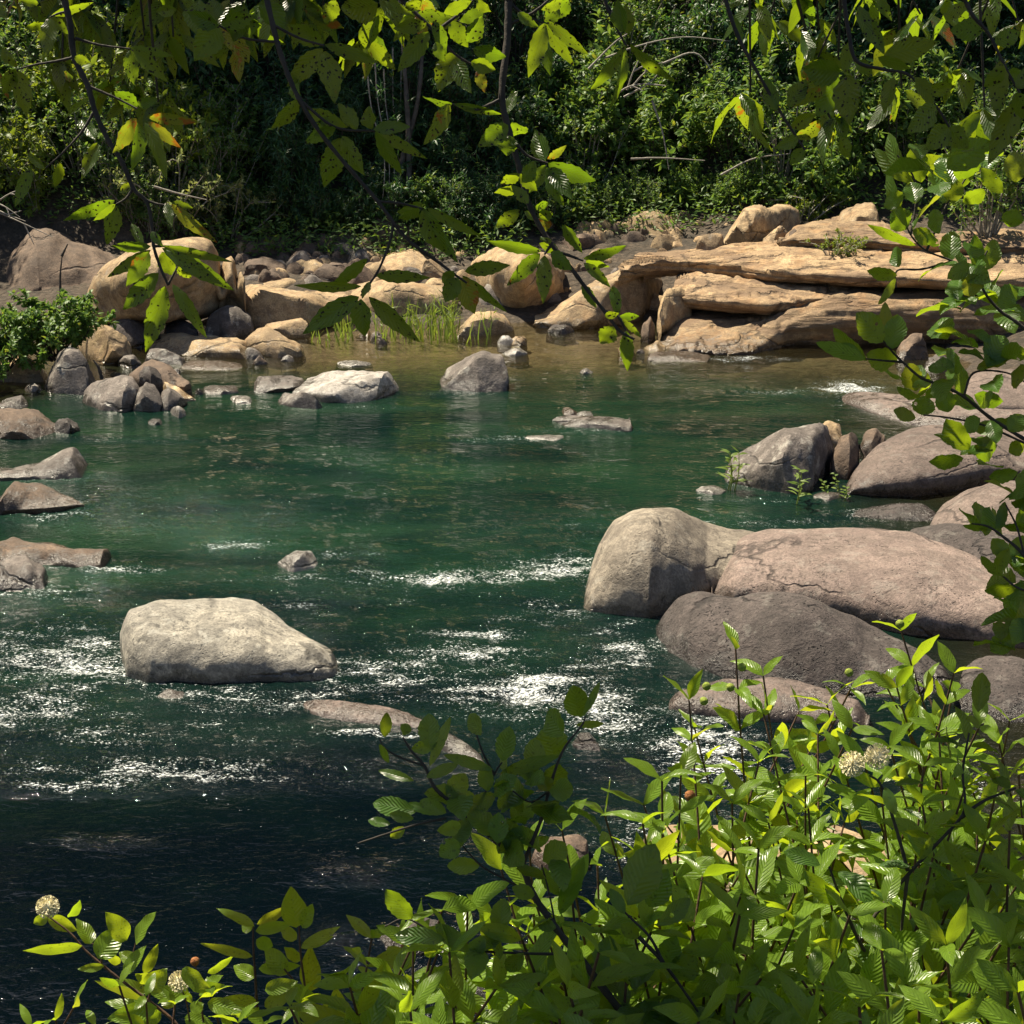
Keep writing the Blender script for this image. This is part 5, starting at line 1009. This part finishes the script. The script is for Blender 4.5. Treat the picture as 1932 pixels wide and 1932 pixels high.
alder(A1, [[(990, 1310), (927, 1270), (800, 1190), (700, 1110), (620, 1070), (540, 1040), (470, 980), (430, 940), (390, 890), (370, 860)], [(950, 1295), (780, 1220), (640, 1190), (550, 1180)], [(470, 980), (400, 975), (330, 968)], [(700, 1110), (740, 1020), (860, 1020), (940, 1060)]],
      [(395, 905, 305, 795, 95), (430, 930, 452, 803, 88), (400, 880, 412, 752, 42), (330, 970, 148, 910, 52), (335, 975, 203, 860, 62), (320, 970, 238, 908, 42), (450, 975, 338, 960, 92), (480, 1052, 378, 1010, 42), (520, 1090, 490, 990, 72), (535, 1112, 438, 1090, 52), (520, 1192, 428, 1165, 52), (545, 1182, 555, 1108, 85), (640, 1170, 625, 1090, 72), (650, 1062, 692, 1000, 72), (690, 1110, 692, 990, 60), (850, 1130, 738, 1112, 72), (720, 1312, 628, 1205, 92), (700, 1342, 570, 1372, 72), (740, 1322, 838, 1300, 92), (870, 1320, 930, 1290, 60), (795, 1415, 905, 1400, 62), (930, 1035, 880, 1030, 92), (600, 1100, 640, 1160, 50), (760, 1190, 700, 1240, 60), (800, 1200, 830, 1280, 60), (620, 1060, 560, 1120, 50), (870, 1240, 930, 1180, 70), (760, 1150, 820, 1090, 60)], 2.7,
      [(640, 1030, 4, .8), (850, 1120, 5), (790, 1230, 5), (900, 1290, 6), (740, 1330, 4), (900, 1400, 6), (560, 1050, 3, .7)])
alder(A1, [[(985, 900), (900, 830), (830, 780), (770, 700), (760, 620), (790, 560)], [(770, 700), (720, 640), (660, 600), (560, 560), (500, 500), (470, 420)], [(660, 600), (540, 630), (450, 635), (445, 700)], [(560, 560), (600, 470), (640, 380), (700, 300), (740, 220)], [(500, 500), (520, 380), (510, 280), (450, 200)]],
      [(450, 652, 333, 640, 62), (445, 662, 395, 762, 37), (455, 622, 430, 540, 62), (520, 540, 338, 468, 42), (490, 472, 368, 250, 52), (450, 402, 420, 335, 85), (480, 482, 440, 405, 95), (520, 382, 500, 298, 72), (590, 402, 602, 495, 72), (560, 500, 602, 545, 52), (510, 480, 592, 532, 62), (660, 382, 660, 285, 75), (650, 602, 652, 475, 75), (690, 642, 690, 535, 75), (760, 642, 742, 500, 55), (790, 632, 822, 515, 65), (740, 732, 722, 648, 95), (470, 272, 388, 115, 65), (510, 302, 340, 190, 62), (620, 382, 590, 250, 105), (540, 302, 512, 158, 85), (700, 262, 765, 160, 80), (900, 302, 892, 180, 85), (850, 342, 762, 250, 62), (900, 402, 870, 475, 75), (640, 300, 560, 200, 80), (700, 320, 690, 220, 80), (780, 330, 700, 380, 70), (960, 330, 1010, 240, 80), (800, 700, 860, 640, 70), (830, 760, 900, 700, 80)], 2.75,
      [(740, 250, 5), (860, 300, 6), (560, 230, 5), (640, 420, 5), (700, 620, 4), (790, 600, 5), (690, 760, 6), (760, 820, 6), (860, 760, 6), (900, 850, 7), (680, 900, 6), (780, 930, 6), (850, 990, 5), (920, 950, 6), (620, 330, 4), (480, 340, 4)], anchor=(1.95, 2.8, 3.7))
alder(A1, [[(990, 1830), (927, 1710), (850, 1640), (790, 1600), (730, 1590)], [(980, 1860), (900, 1830), (850, 1790), (800, 1760)], [(927, 1700), (900, 1600), (860, 1520)]],
      [(850, 1640, 790, 1530, 70), (830, 1620, 860, 1500, 40), (800, 1600, 700, 1610, 40), (900, 1600, 960, 1500, 80), (850, 1790, 760, 1720, 60), (900, 1830, 780, 1850, 70), (820, 1770, 870, 1690, 50)], 2.5,
      [(800, 1590, 5, .9), (880, 1560, 6), (920, 1500, 6), (900, 1650, 6), (870, 1730, 5, .8), (820, 1800, 5), (920, 1800, 7), (880, 1880, 6), (930, 1950, 6), (800, 1930, 4), (900, 2030, 6)], anchor=(1.9, 2.6, 2.6))

# --- dark alder sapling at the bottom centre
A2 = Plant('alder_sapling', 'dark shaded alder sapling leaning up leftward across the bottom centre', 'tree', (.75, 1.9, 1.45))
tw = MB(); lf = MB(); D = 2.25
P = twig(tw, fN, [(1560, 2060), (1430, 1900), (1200, 1600), (1040, 1400), (920, 1220), (850, 1070), (720, 930), (560, 790), (440, 690), (360, 610), (310, 500), (240, 420), (190, 340)], D, D, 17, 4)
tube(tw, spline([(.75, 1.9, 1.4), (.7, 1.95, 1.9), P[0]], 10), .018, 17 * D / F / 2, 8)
for p, w_ in (([(850, 1070), (900, 940), (960, 790), (1000, 640), (1050, 480), (1100, 380), (1180, 280), (1205, 225)], 9), ([(560, 790), (640, 660), (700, 540), (740, 480)], 6), ([(870, 1190), (740, 1120), (620, 1050), (500, 920)], 5), ([(1150, 1545), (850, 1540), (560, 1520), (420, 1470), (220, 1350), (90, 1390)], 6), ([(430, 790), (250, 830), (0, 910), (-60, 930)], 5), ([(1500, 1450), (1640, 1600), (1818, 1850), (1900, 2000)], 9), ([(1640, 1600), (1560, 1450), (1440, 1330), (1320, 1215)], 7), ([(700, 550), (640, 440), (600, 330), (560, 210)], 5), ([(1000, 640), (900, 700), (800, 640)], 4), ([(1040, 1400), (1000, 1200), (960, 1050)], 4), ([(310, 500), (170, 450), (90, 400), (60, 350)], 4)):
    twig(tw, fN, p, D, D, w_, 3)
tleaves(lf, fN, .34, [(1170, 230, 1140, 60, 135), (1190, 220, 1292, 30, 42), (1150, 272, 1312, 268, 42), (1030, 462, 990, 285, 180), (1080, 332, 980, 190, 155), (1035, 605, 1040, 490, 125), (740, 472, 782, 285, 105), (620, 330, 550, 198, 85), (690, 522, 420, 438, 62), (730, 542, 1042, 450, 72), (340, 402, 330, 205, 115), (340, 502, 452, 215, 62), (380, 372, 228, 420, 72), (320, 562, 492, 490, 62), (250, 582, 48, 520, 52), (270, 752, -10, 700, 105), (250, 792, 110, 770, 60), (120, 822, -10, 800, 52),
    (430, 762, 288, 690, 82), (400, 772, 198, 700, 52), (660, 642, 640, 500, 85), (730, 1430, 740, 1228, 115), (1060, 1322, 1192, 1018, 95), (1440, 1272, 1602, 928, 205), (1560, 1282, 1655, 1078, 150), (1600, 1382, 1805, 1238, 95), (1250, 1852, 1240, 1598, 145), (560, 1532, 358, 1370, 92), (240, 1352, 98, 1188, 115), (420, 1462, 130, 1440, 105), (90, 340, 100, 200, 60), (190, 330, 215, 260, 60), (500, 920, 400, 1000, 110), (480, 930, 560, 790, 100), (620, 1050, 420, 1060, 90), (720, 930, 720, 760, 110), (560, 790, 560, 640, 90), (800, 640, 720, 740, 80), (1000, 640, 1140, 620, 120), (1000, 640, 960, 560, 90),
    (960, 790, 1120, 760, 80), (880, 940, 1000, 900, 60), (640, 1440, 540, 1600, 90), (860, 1540, 760, 1640, 90), (1000, 1545, 1100, 1650, 110), (1420, 1320, 1340, 1180, 70), (1500, 1450, 1400, 1380, 80), (1700, 1680, 1810, 1560, 150), (1650, 1600, 1700, 1450, 120), (380, 860, 520, 830, 80), (200, 840, 120, 900, 60), (960, 1060, 1050, 1230, 80), (920, 1220, 800, 1180, 80), (1040, 1400, 930, 1370, 70), (1200, 1600, 1330, 1530, 80), (60, 380, 110, 480, 40)], D, g, 'round', serr=.05, tilt=.25, upb=-.12)
for x, y, n_ in ((700, 620, 4), (860, 760, 4), (640, 800, 4), (920, 620, 4), (740, 900, 4), (480, 720, 3), (1060, 700, 4), (820, 1000, 4), (1000, 980, 3), (620, 1480, 3), (1300, 1700, 5), (1500, 1760, 5), (1700, 1900, 5), (1400, 1950, 4)):
    x_, y_ = fN([(x, y)])[0]; whorl(lf, atd(x_, y_, D), [g.normal() * .5, -.2, .7], n_, .06, .6, g, 'round', 1.1, 11, .05, .0)
A2.part(tw, lf, L_ald, K_dark, 'stem')

# --- second dark alder twig at the right in the bright bush
A3 = Plant('alder_sapling', 'thin dark alder sapling standing in the bright bush near the right edge', 'tree', (1.15, 2.2, 1.35))
tw = MB(); lf = MB(); D = 2.5
P = twig(tw, fT, [(1180, 1800), (1060, 1700), (960, 1540), (870, 1330), (820, 1190)], D, D, 11, 4); tube(tw, spline([(1.15, 2.2, 1.3), (1.0, 2.1, 1.9), P[0]], 10), .014, 11 * D / F / 2, 8)
for p in ([(960, 1540), (1050, 1400), (1190, 1230), (1330, 1080), (1440, 960), (1460, 880), (1450, 740), (1480, 560)], [(1190, 1210), (1150, 1060), (1110, 930), (1060, 800), (1010, 760)], [(1440, 960), (1550, 880), (1700, 820)], [(1190, 1230), (1170, 1400), (1150, 1600)]): twig(tw, fT, p, D, D, 8, 4)
for x, y, n_, s_ in ((1460, 620, 5, 1), (1430, 720, 4, 1), (1500, 520, 4, .9), (1560, 860, 4, .9), (1650, 830, 5, 1), (1120, 860, 4, .9), (1140, 1000, 4, .9), (1250, 1150, 3, .8), (1330, 1060, 3, .8), (1380, 1300, 4, 1), (860, 1290, 4, 1), (960, 1480, 4, 1), (1060, 1650, 5, 1), (830, 1180, 4, 1)):
    x_, y_ = fT([(x, y)])[0]; whorl(lf, atd(x_, y_, D), [g.normal() * .4, -.2, .8], max(n_ - 2, 2), .075 * s_, .42, g, 'round', 1., 11, .05, .0)
tleaves(lf, fT, .4, [(1370, 1400, 1365, 1240, 90), (700, 1850, 660, 1740, 120), (490, 1770, 300, 1860, 80)], D, g, 'round')
A3.part(tw, lf, L_ald, K_dark, 'stem')

# ------------------------------------------------------------------ buttonbushes
def ball(pl, par, px, py, dist, r, kind, g):
    c = atd(px, py, dist); mb = MB()
    n = 10; th, ph = np.meshgrid(np.linspace(.05, math.pi - .05, 9), np.linspace(0, 2 * math.pi, 12, endpoint=False), indexing='ij')
    core = r * (.62 if kind == 'flower' else 1.)
    V = c + core * np.stack([np.sin(th) * np.cos(ph), np.sin(th) * np.sin(ph), np.cos(th)], -1); V = V.reshape(-1, 3)
    V = V + norm(V - c) * (vn(V * 900, 3) * core * .1)[:, None]; mb.add(V, grid_faces(9, 12, True))
    o = pl._b(mb, {'flower': 'flower_head', 'bud': 'flower_bud', 'seed': 'seed_head'}[kind], {'flower': K_cream, 'bud': K_bud, 'seed': K_brown}[kind], par)
    if kind == 'flower':
        sp = MB(); k = 260; d = norm(g.standard_normal((k, 3)))
        leaves(sp, c + d * core * .8, d * r * (.5 + .25 * g.random(k))[:, None], norm(g.standard_normal((k, 3))), .0022, g, 'blade', 3, 3, droop=0)
        tipn = k; leaves(sp, c + d * r * 1.05, d * r * .18, norm(g.standard_normal((k, 3))), .004, g, 'round', 3, 3, droop=0)
        pl._b(sp, 'petals', K_cream, o)
def bb_stem(st, lf, b, t, g, ln=.12, nodes=9, start=.35, side=2):
    b, t = np.array(b, float), np.array(t, float); m = (b + t) / 2 + g.normal(size=3) * [.13, .13, .03] + [0, 0, .08]
    P = spline([b, m, t], 14); H = np.linalg.norm(t - b); tube(st, P, .0055, .002, 6)
    def nodes_on(P, k, u0, ln, ang0):
        for i in range(k):
            u = u0 + (1 - u0) * i / max(k - 1, 1); x = u * (len(P) - 1); j = min(int(x), len(P) - 2); q = P[j] + (P[j + 1] - P[j]) * (x - j); T = norm(P[j + 1] - P[j])
            A = norm(np.cross(T, [.2, .9, .1])); Bv = np.cross(T, A); w_ = 3 if g.random() < .35 else 2
            a = ang0 + (i % 2) * 1.57 + g.normal() * .25 + np.arange(w_) * 2 * math.pi / w_
            up = .3 + .7 * u ** 3 + .3 * g.normal()
            d = norm(np.cos(a)[:, None] * A + np.sin(a)[:, None] * Bv + T * up + [0, 0, -.05]); l = ln * (.75 + .35 * g.random(w_)) * (1. - .45 * u ** 4)
            nn = norm(T * .7 + np.array([0, -.15, .7]) + .6 * g.standard_normal((w_, 3)))
            leaves(lf, np.tile(q, (w_, 1)), d * l[:, None], nn, l * (.30 + .12 * g.random(w_)), g, 'ovate' if g.random() < .6 else 'lance', 9, 5, fold=.2, droop=.28, serr=.0, petiole=.06)
    nodes_on(P, nodes, start, ln, g.random() * 3)
    for s in range(side):
        k = 5 + int(g.random() * 6); q = P[k]; d = norm(norm(P[-1] - P[0]) + g.standard_normal(3) * .75); Q = spline([q, q + d * .12, q + d * .24 + [0, 0, .03]], 6); tube(st, Q, .0035, .002, 5)
        nodes_on(Q, 5, .3, ln * .95, g.random() * 3)
sil = np.array([(700, 1960), (745, 1850), (790, 1700), (860, 1690), (930, 1640), (1010, 1570), (1100, 1540), (1190, 1470), (1240, 1480), (1290, 1330), (1400, 1290), (1480, 1350), (1560, 1340), (1640, 1320), (1700, 1240), (1790, 1290), (1850, 1370), (1932, 1370), (2010, 1380)], float)
BB = [('buttonbush', 'bright yellow green buttonbush sprig standing tallest against the dark pitted rock', 1260, 1480), ('buttonbush', 'buttonbush with two creamy pincushion flowers in the middle of the bright thicket', 1480, 1740),
      ('buttonbush', 'buttonbush at the right edge of the bright thicket under the huge boulder', 1740, 2030), ('buttonbush', 'leafy buttonbush behind the dark alder sapling at bottom centre', 1000, 1260), ('buttonbush', 'buttonbush at the left end of the thicket with small brown seed balls', 700, 1000)]
g = np.random.default_rng(31)
tips = {i: [] for i in range(len(BB))}
x = 770.
while x < 2010:
    y = np.interp(x, sil[:, 0], sil[:, 1]) + 30; first = True
    while y < 2030:
        dpt_ = (CAMZ - (2.6 + .14 * (y - 1250) / 700 + g.normal() * .06)) / -float(ray(x, y)[2]); k = [i for i, q in enumerate(BB) if q[2] <= x < q[3]]
        if g.random() < (.92 if not 1230 < x < 1640 or y < 1540 or y > 1700 else .45): tips[k[0] if k else 2].append((x + g.normal() * 16, y + g.normal() * 14, dpt_))
        y += 72 + 34 * g.random()
    x += 50 + 22 * g.random()
tips[0] += [(1388, 1225, 3.35), (1300, 1320, 3.3), (1440, 1275, 3.5)]; tips[1] += [(1700, 1190, 3.5), (1605, 1300, 3.4), (1560, 1330, 3.4), (1670, 1290, 3.5)]; tips[2] += [(1800, 1270, 3.3), (1905, 1360, 3.3)]
tips[4] += [(775, 1790, 2.8), (835, 1830, 2.8)]
FL = {0: [(1400, 1259, 'bud'), (1333, 1295, 'bud'), (1328, 1323, 'bud'), (1378, 1297, 'bud'), (1302, 1501, 'seed')], 1: [(1608, 1441, 'flower'), (1656, 1427, 'flower'), (1602, 1269, 'bud'), (1698, 1177, 'bud')], 3: [], 2: [], 4: [(865, 1820, 'seed'), (767, 1785, 'seed'), (905, 1900, 'seed')]}
for i, (nm, lab, x0, x1) in enumerate(BB):
    c = np.mean([atd(a, b, d_) for a, b, d_ in tips[i]], 0); foot = np.array([c[0], c[1] + .1, float(ground(c[0], c[1] + .1))])
    pl = Plant(nm, lab, 'shrub', foot)
    for a, b, d_ in tips[i]:
        t = atd(a, b, d_); off = np.array([g.normal() * .3, g.normal() * .2, 0]); bx = foot * .45 + np.array([t[0] + .15, t[1] + .15, 0]) * .55 + off; bx[2] = float(ground(bx[0], bx[1])) - .03
        st = MB(); lf = MB(); H = t[2] - bx[2]; ht = min(.62 / max(H, .3), .8)
        bb_stem(st, lf, bx, t, g, .145, 8, 1 - ht, 4 if b > 1400 else 2)
        pl.part(st, lf, L_bb, K_red, 'stem')
    for a, b, k in FL[i]: ball(pl, pl.root, a, b, 2.5 if k == 'flower' else 3.1, {'flower': .0175, 'bud': .0085, 'seed': .011}[k], k, g)
# bottom left sprigs
B6 = Plant('buttonbush', 'low buttonbush with round cream flower heads in the bottom left corner', 'shrub', (-1.0, 3.0, 1.0)); D = 3.1
tw = MB(); lf = MB()
P = twig(tw, fG, [(900, 1300), (830, 1159), (700, 1050), (580, 960), (480, 880), (400, 810), (330, 730), (225, 650)], D, D, 7, 3); tube(tw, spline([(-1., 3., .95), (-.9, 2.9, 1.2), P[0]], 8), .008, 7 * D / F / 2, 6)
for p in ([(580, 960), (620, 850), (640, 780)], [(480, 880), (470, 800), (430, 780)], [(700, 1050), (720, 930), (690, 880)], [(900, 1180), (880, 1060), (850, 980)], [(960, 1159), (940, 1000), (920, 870)]): twig(tw, fG, p, D, D, 4, 2)
tleaves(lf, fG, .4, [(225, 655, 365, 722, 62), (325, 655, 378, 578, 52), (388, 790, 108, 826, 62), (430, 782, 370, 648, 85), (462, 850, 572, 702, 115), (600, 762, 500, 636, 95), (640, 785, 708, 625, 82), (490, 885, 362, 905, 38), (590, 922, 678, 788, 65), (565, 875, 500, 828, 42), (680, 922, 748, 785, 52), (225, 655, 150, 690, 50), (690, 1010, 500, 960, 70), (690, 1040, 440, 965, 60), (700, 1000, 780, 910, 100), (880, 1010, 690, 1020, 70), (900, 990, 1060, 985, 50), (860, 900, 980, 1000, 90), (980, 920, 1105, 832, 50), (900, 1060, 860, 960, 60), (940, 1020, 1030, 920, 70), (740, 1080, 500, 1140, 90), (700, 1090, 480, 1050, 60), (760, 1100, 640, 1160, 80), (900, 1100, 960, 1060, 60), (640, 870, 560, 820, 60), (720, 960, 640, 930, 60), (820, 1080, 760, 1000, 70), (980, 1060, 1145, 1100, 70), (870, 1130, 1000, 1159, 70)], D, g, 'ovate', serr=0, tilt=.6)
B6.part(tw, lf, L_bb, K_red, 'stem')
ball(B6, B6.root, 90, 1711, 3.0, .0185, 'flower', g); ball(B6, B6.root, 338, 1852, 3.0, .0175, 'flower', g); ball(B6, B6.root, 368, 1814, 3.1, .009, 'seed', g)
for a, b in ((225, 1860), (275, 1880), (330, 1895), (400, 1880), (180, 1935), (60, 1940), (105, 1925), (450, 1930), (140, 1900)):
    st = MB(); lf = MB(); t = atd(a, b, 2.95 + .1 * g.normal()); bb_stem(st, lf, (t[0] + .1, t[1] + .15, float(ground(t[0] + .1, t[1] + .15))), t, g, .1, 6, .6, 1); B6.part(st, lf, L_bb, K_red, 'stem')
B7 = Plant('buttonbush', 'small buttonbush with two upright leafy stems left of the bottom centre', 'shrub', (-.5, 2.8, 1.0)); tw = MB(); lf = MB()
P = twig(tw, fG, [(1240, 1250), (1215, 1100), (1205, 950), (1195, 800), (1195, 700)], D, D, 7, 3); tube(tw, spline([(-.5, 2.8, .95), (-.48, 2.8, 1.1), P[0]], 8), .008, .004, 6)
for p in ([(1470, 1300), (1440, 1000), (1420, 850), (1410, 700)], [(1500, 1150), (1420, 1000), (1340, 900)], [(1700, 1250), (1740, 1100), (1830, 960), (1890, 880)]): twig(tw, fG, p, D, D, 6, 3)
tleaves(lf, fG, .4, [(1200, 700, 1022, 598, 55), (1212, 690, 1352, 608, 55), (1190, 842, 952, 774, 48), (1400, 705, 1370, 518, 115), (1425, 705, 1480, 590, 65), (1200, 942, 1100, 882, 75), (1355, 925, 1240, 795, 95), (1205, 722, 1385, 685, 55), (1420, 802, 1602, 698, 52), (1440, 792, 1572, 750, 42), (1470, 1005, 1460, 798, 95), (1530, 942, 1692, 888, 62), (1500, 1055, 1305, 965, 85), (1545, 1145, 1595, 1000, 135), (1750, 1095, 1740, 978, 135), (1185, 720, 1140, 690, 50), (1210, 760, 1290, 800, 60), (1400, 760, 1320, 700, 60), (1420, 860, 1340, 800, 60), (1220, 900, 1420, 885, 60), (1250, 1000, 1400, 960, 70), (1250, 1080, 1370, 1010, 70), (1210, 1050, 1000, 1060, 60), (1220, 1080, 1080, 1140, 80), (1690, 890, 1800, 960, 40), (1890, 890, 1830, 790, 110), (1880, 900, 1950, 800, 90), (1500, 1159, 1620, 1150, 80), (1830, 1100, 1900, 1040, 100), (1330, 1090, 1440, 1159, 70)], D, g, 'ovate', serr=0, tilt=.6)
B7.part(tw, lf, L_bb, K_red, 'stem')
for a, b in ((500, 1935), (560, 1900), (620, 1930), (690, 1900), (730, 1950), (655, 1960)):
    st = MB(); lf = MB(); t = atd(a, b, 2.95 + .1 * g.normal()); bb_stem(st, lf, (t[0] + .1, t[1] + .15, float(ground(t[0] + .1, t[1] + .15))), t, g, .1, 5, .6, 1); B7.part(st, lf, L_bb, K_red, 'stem')
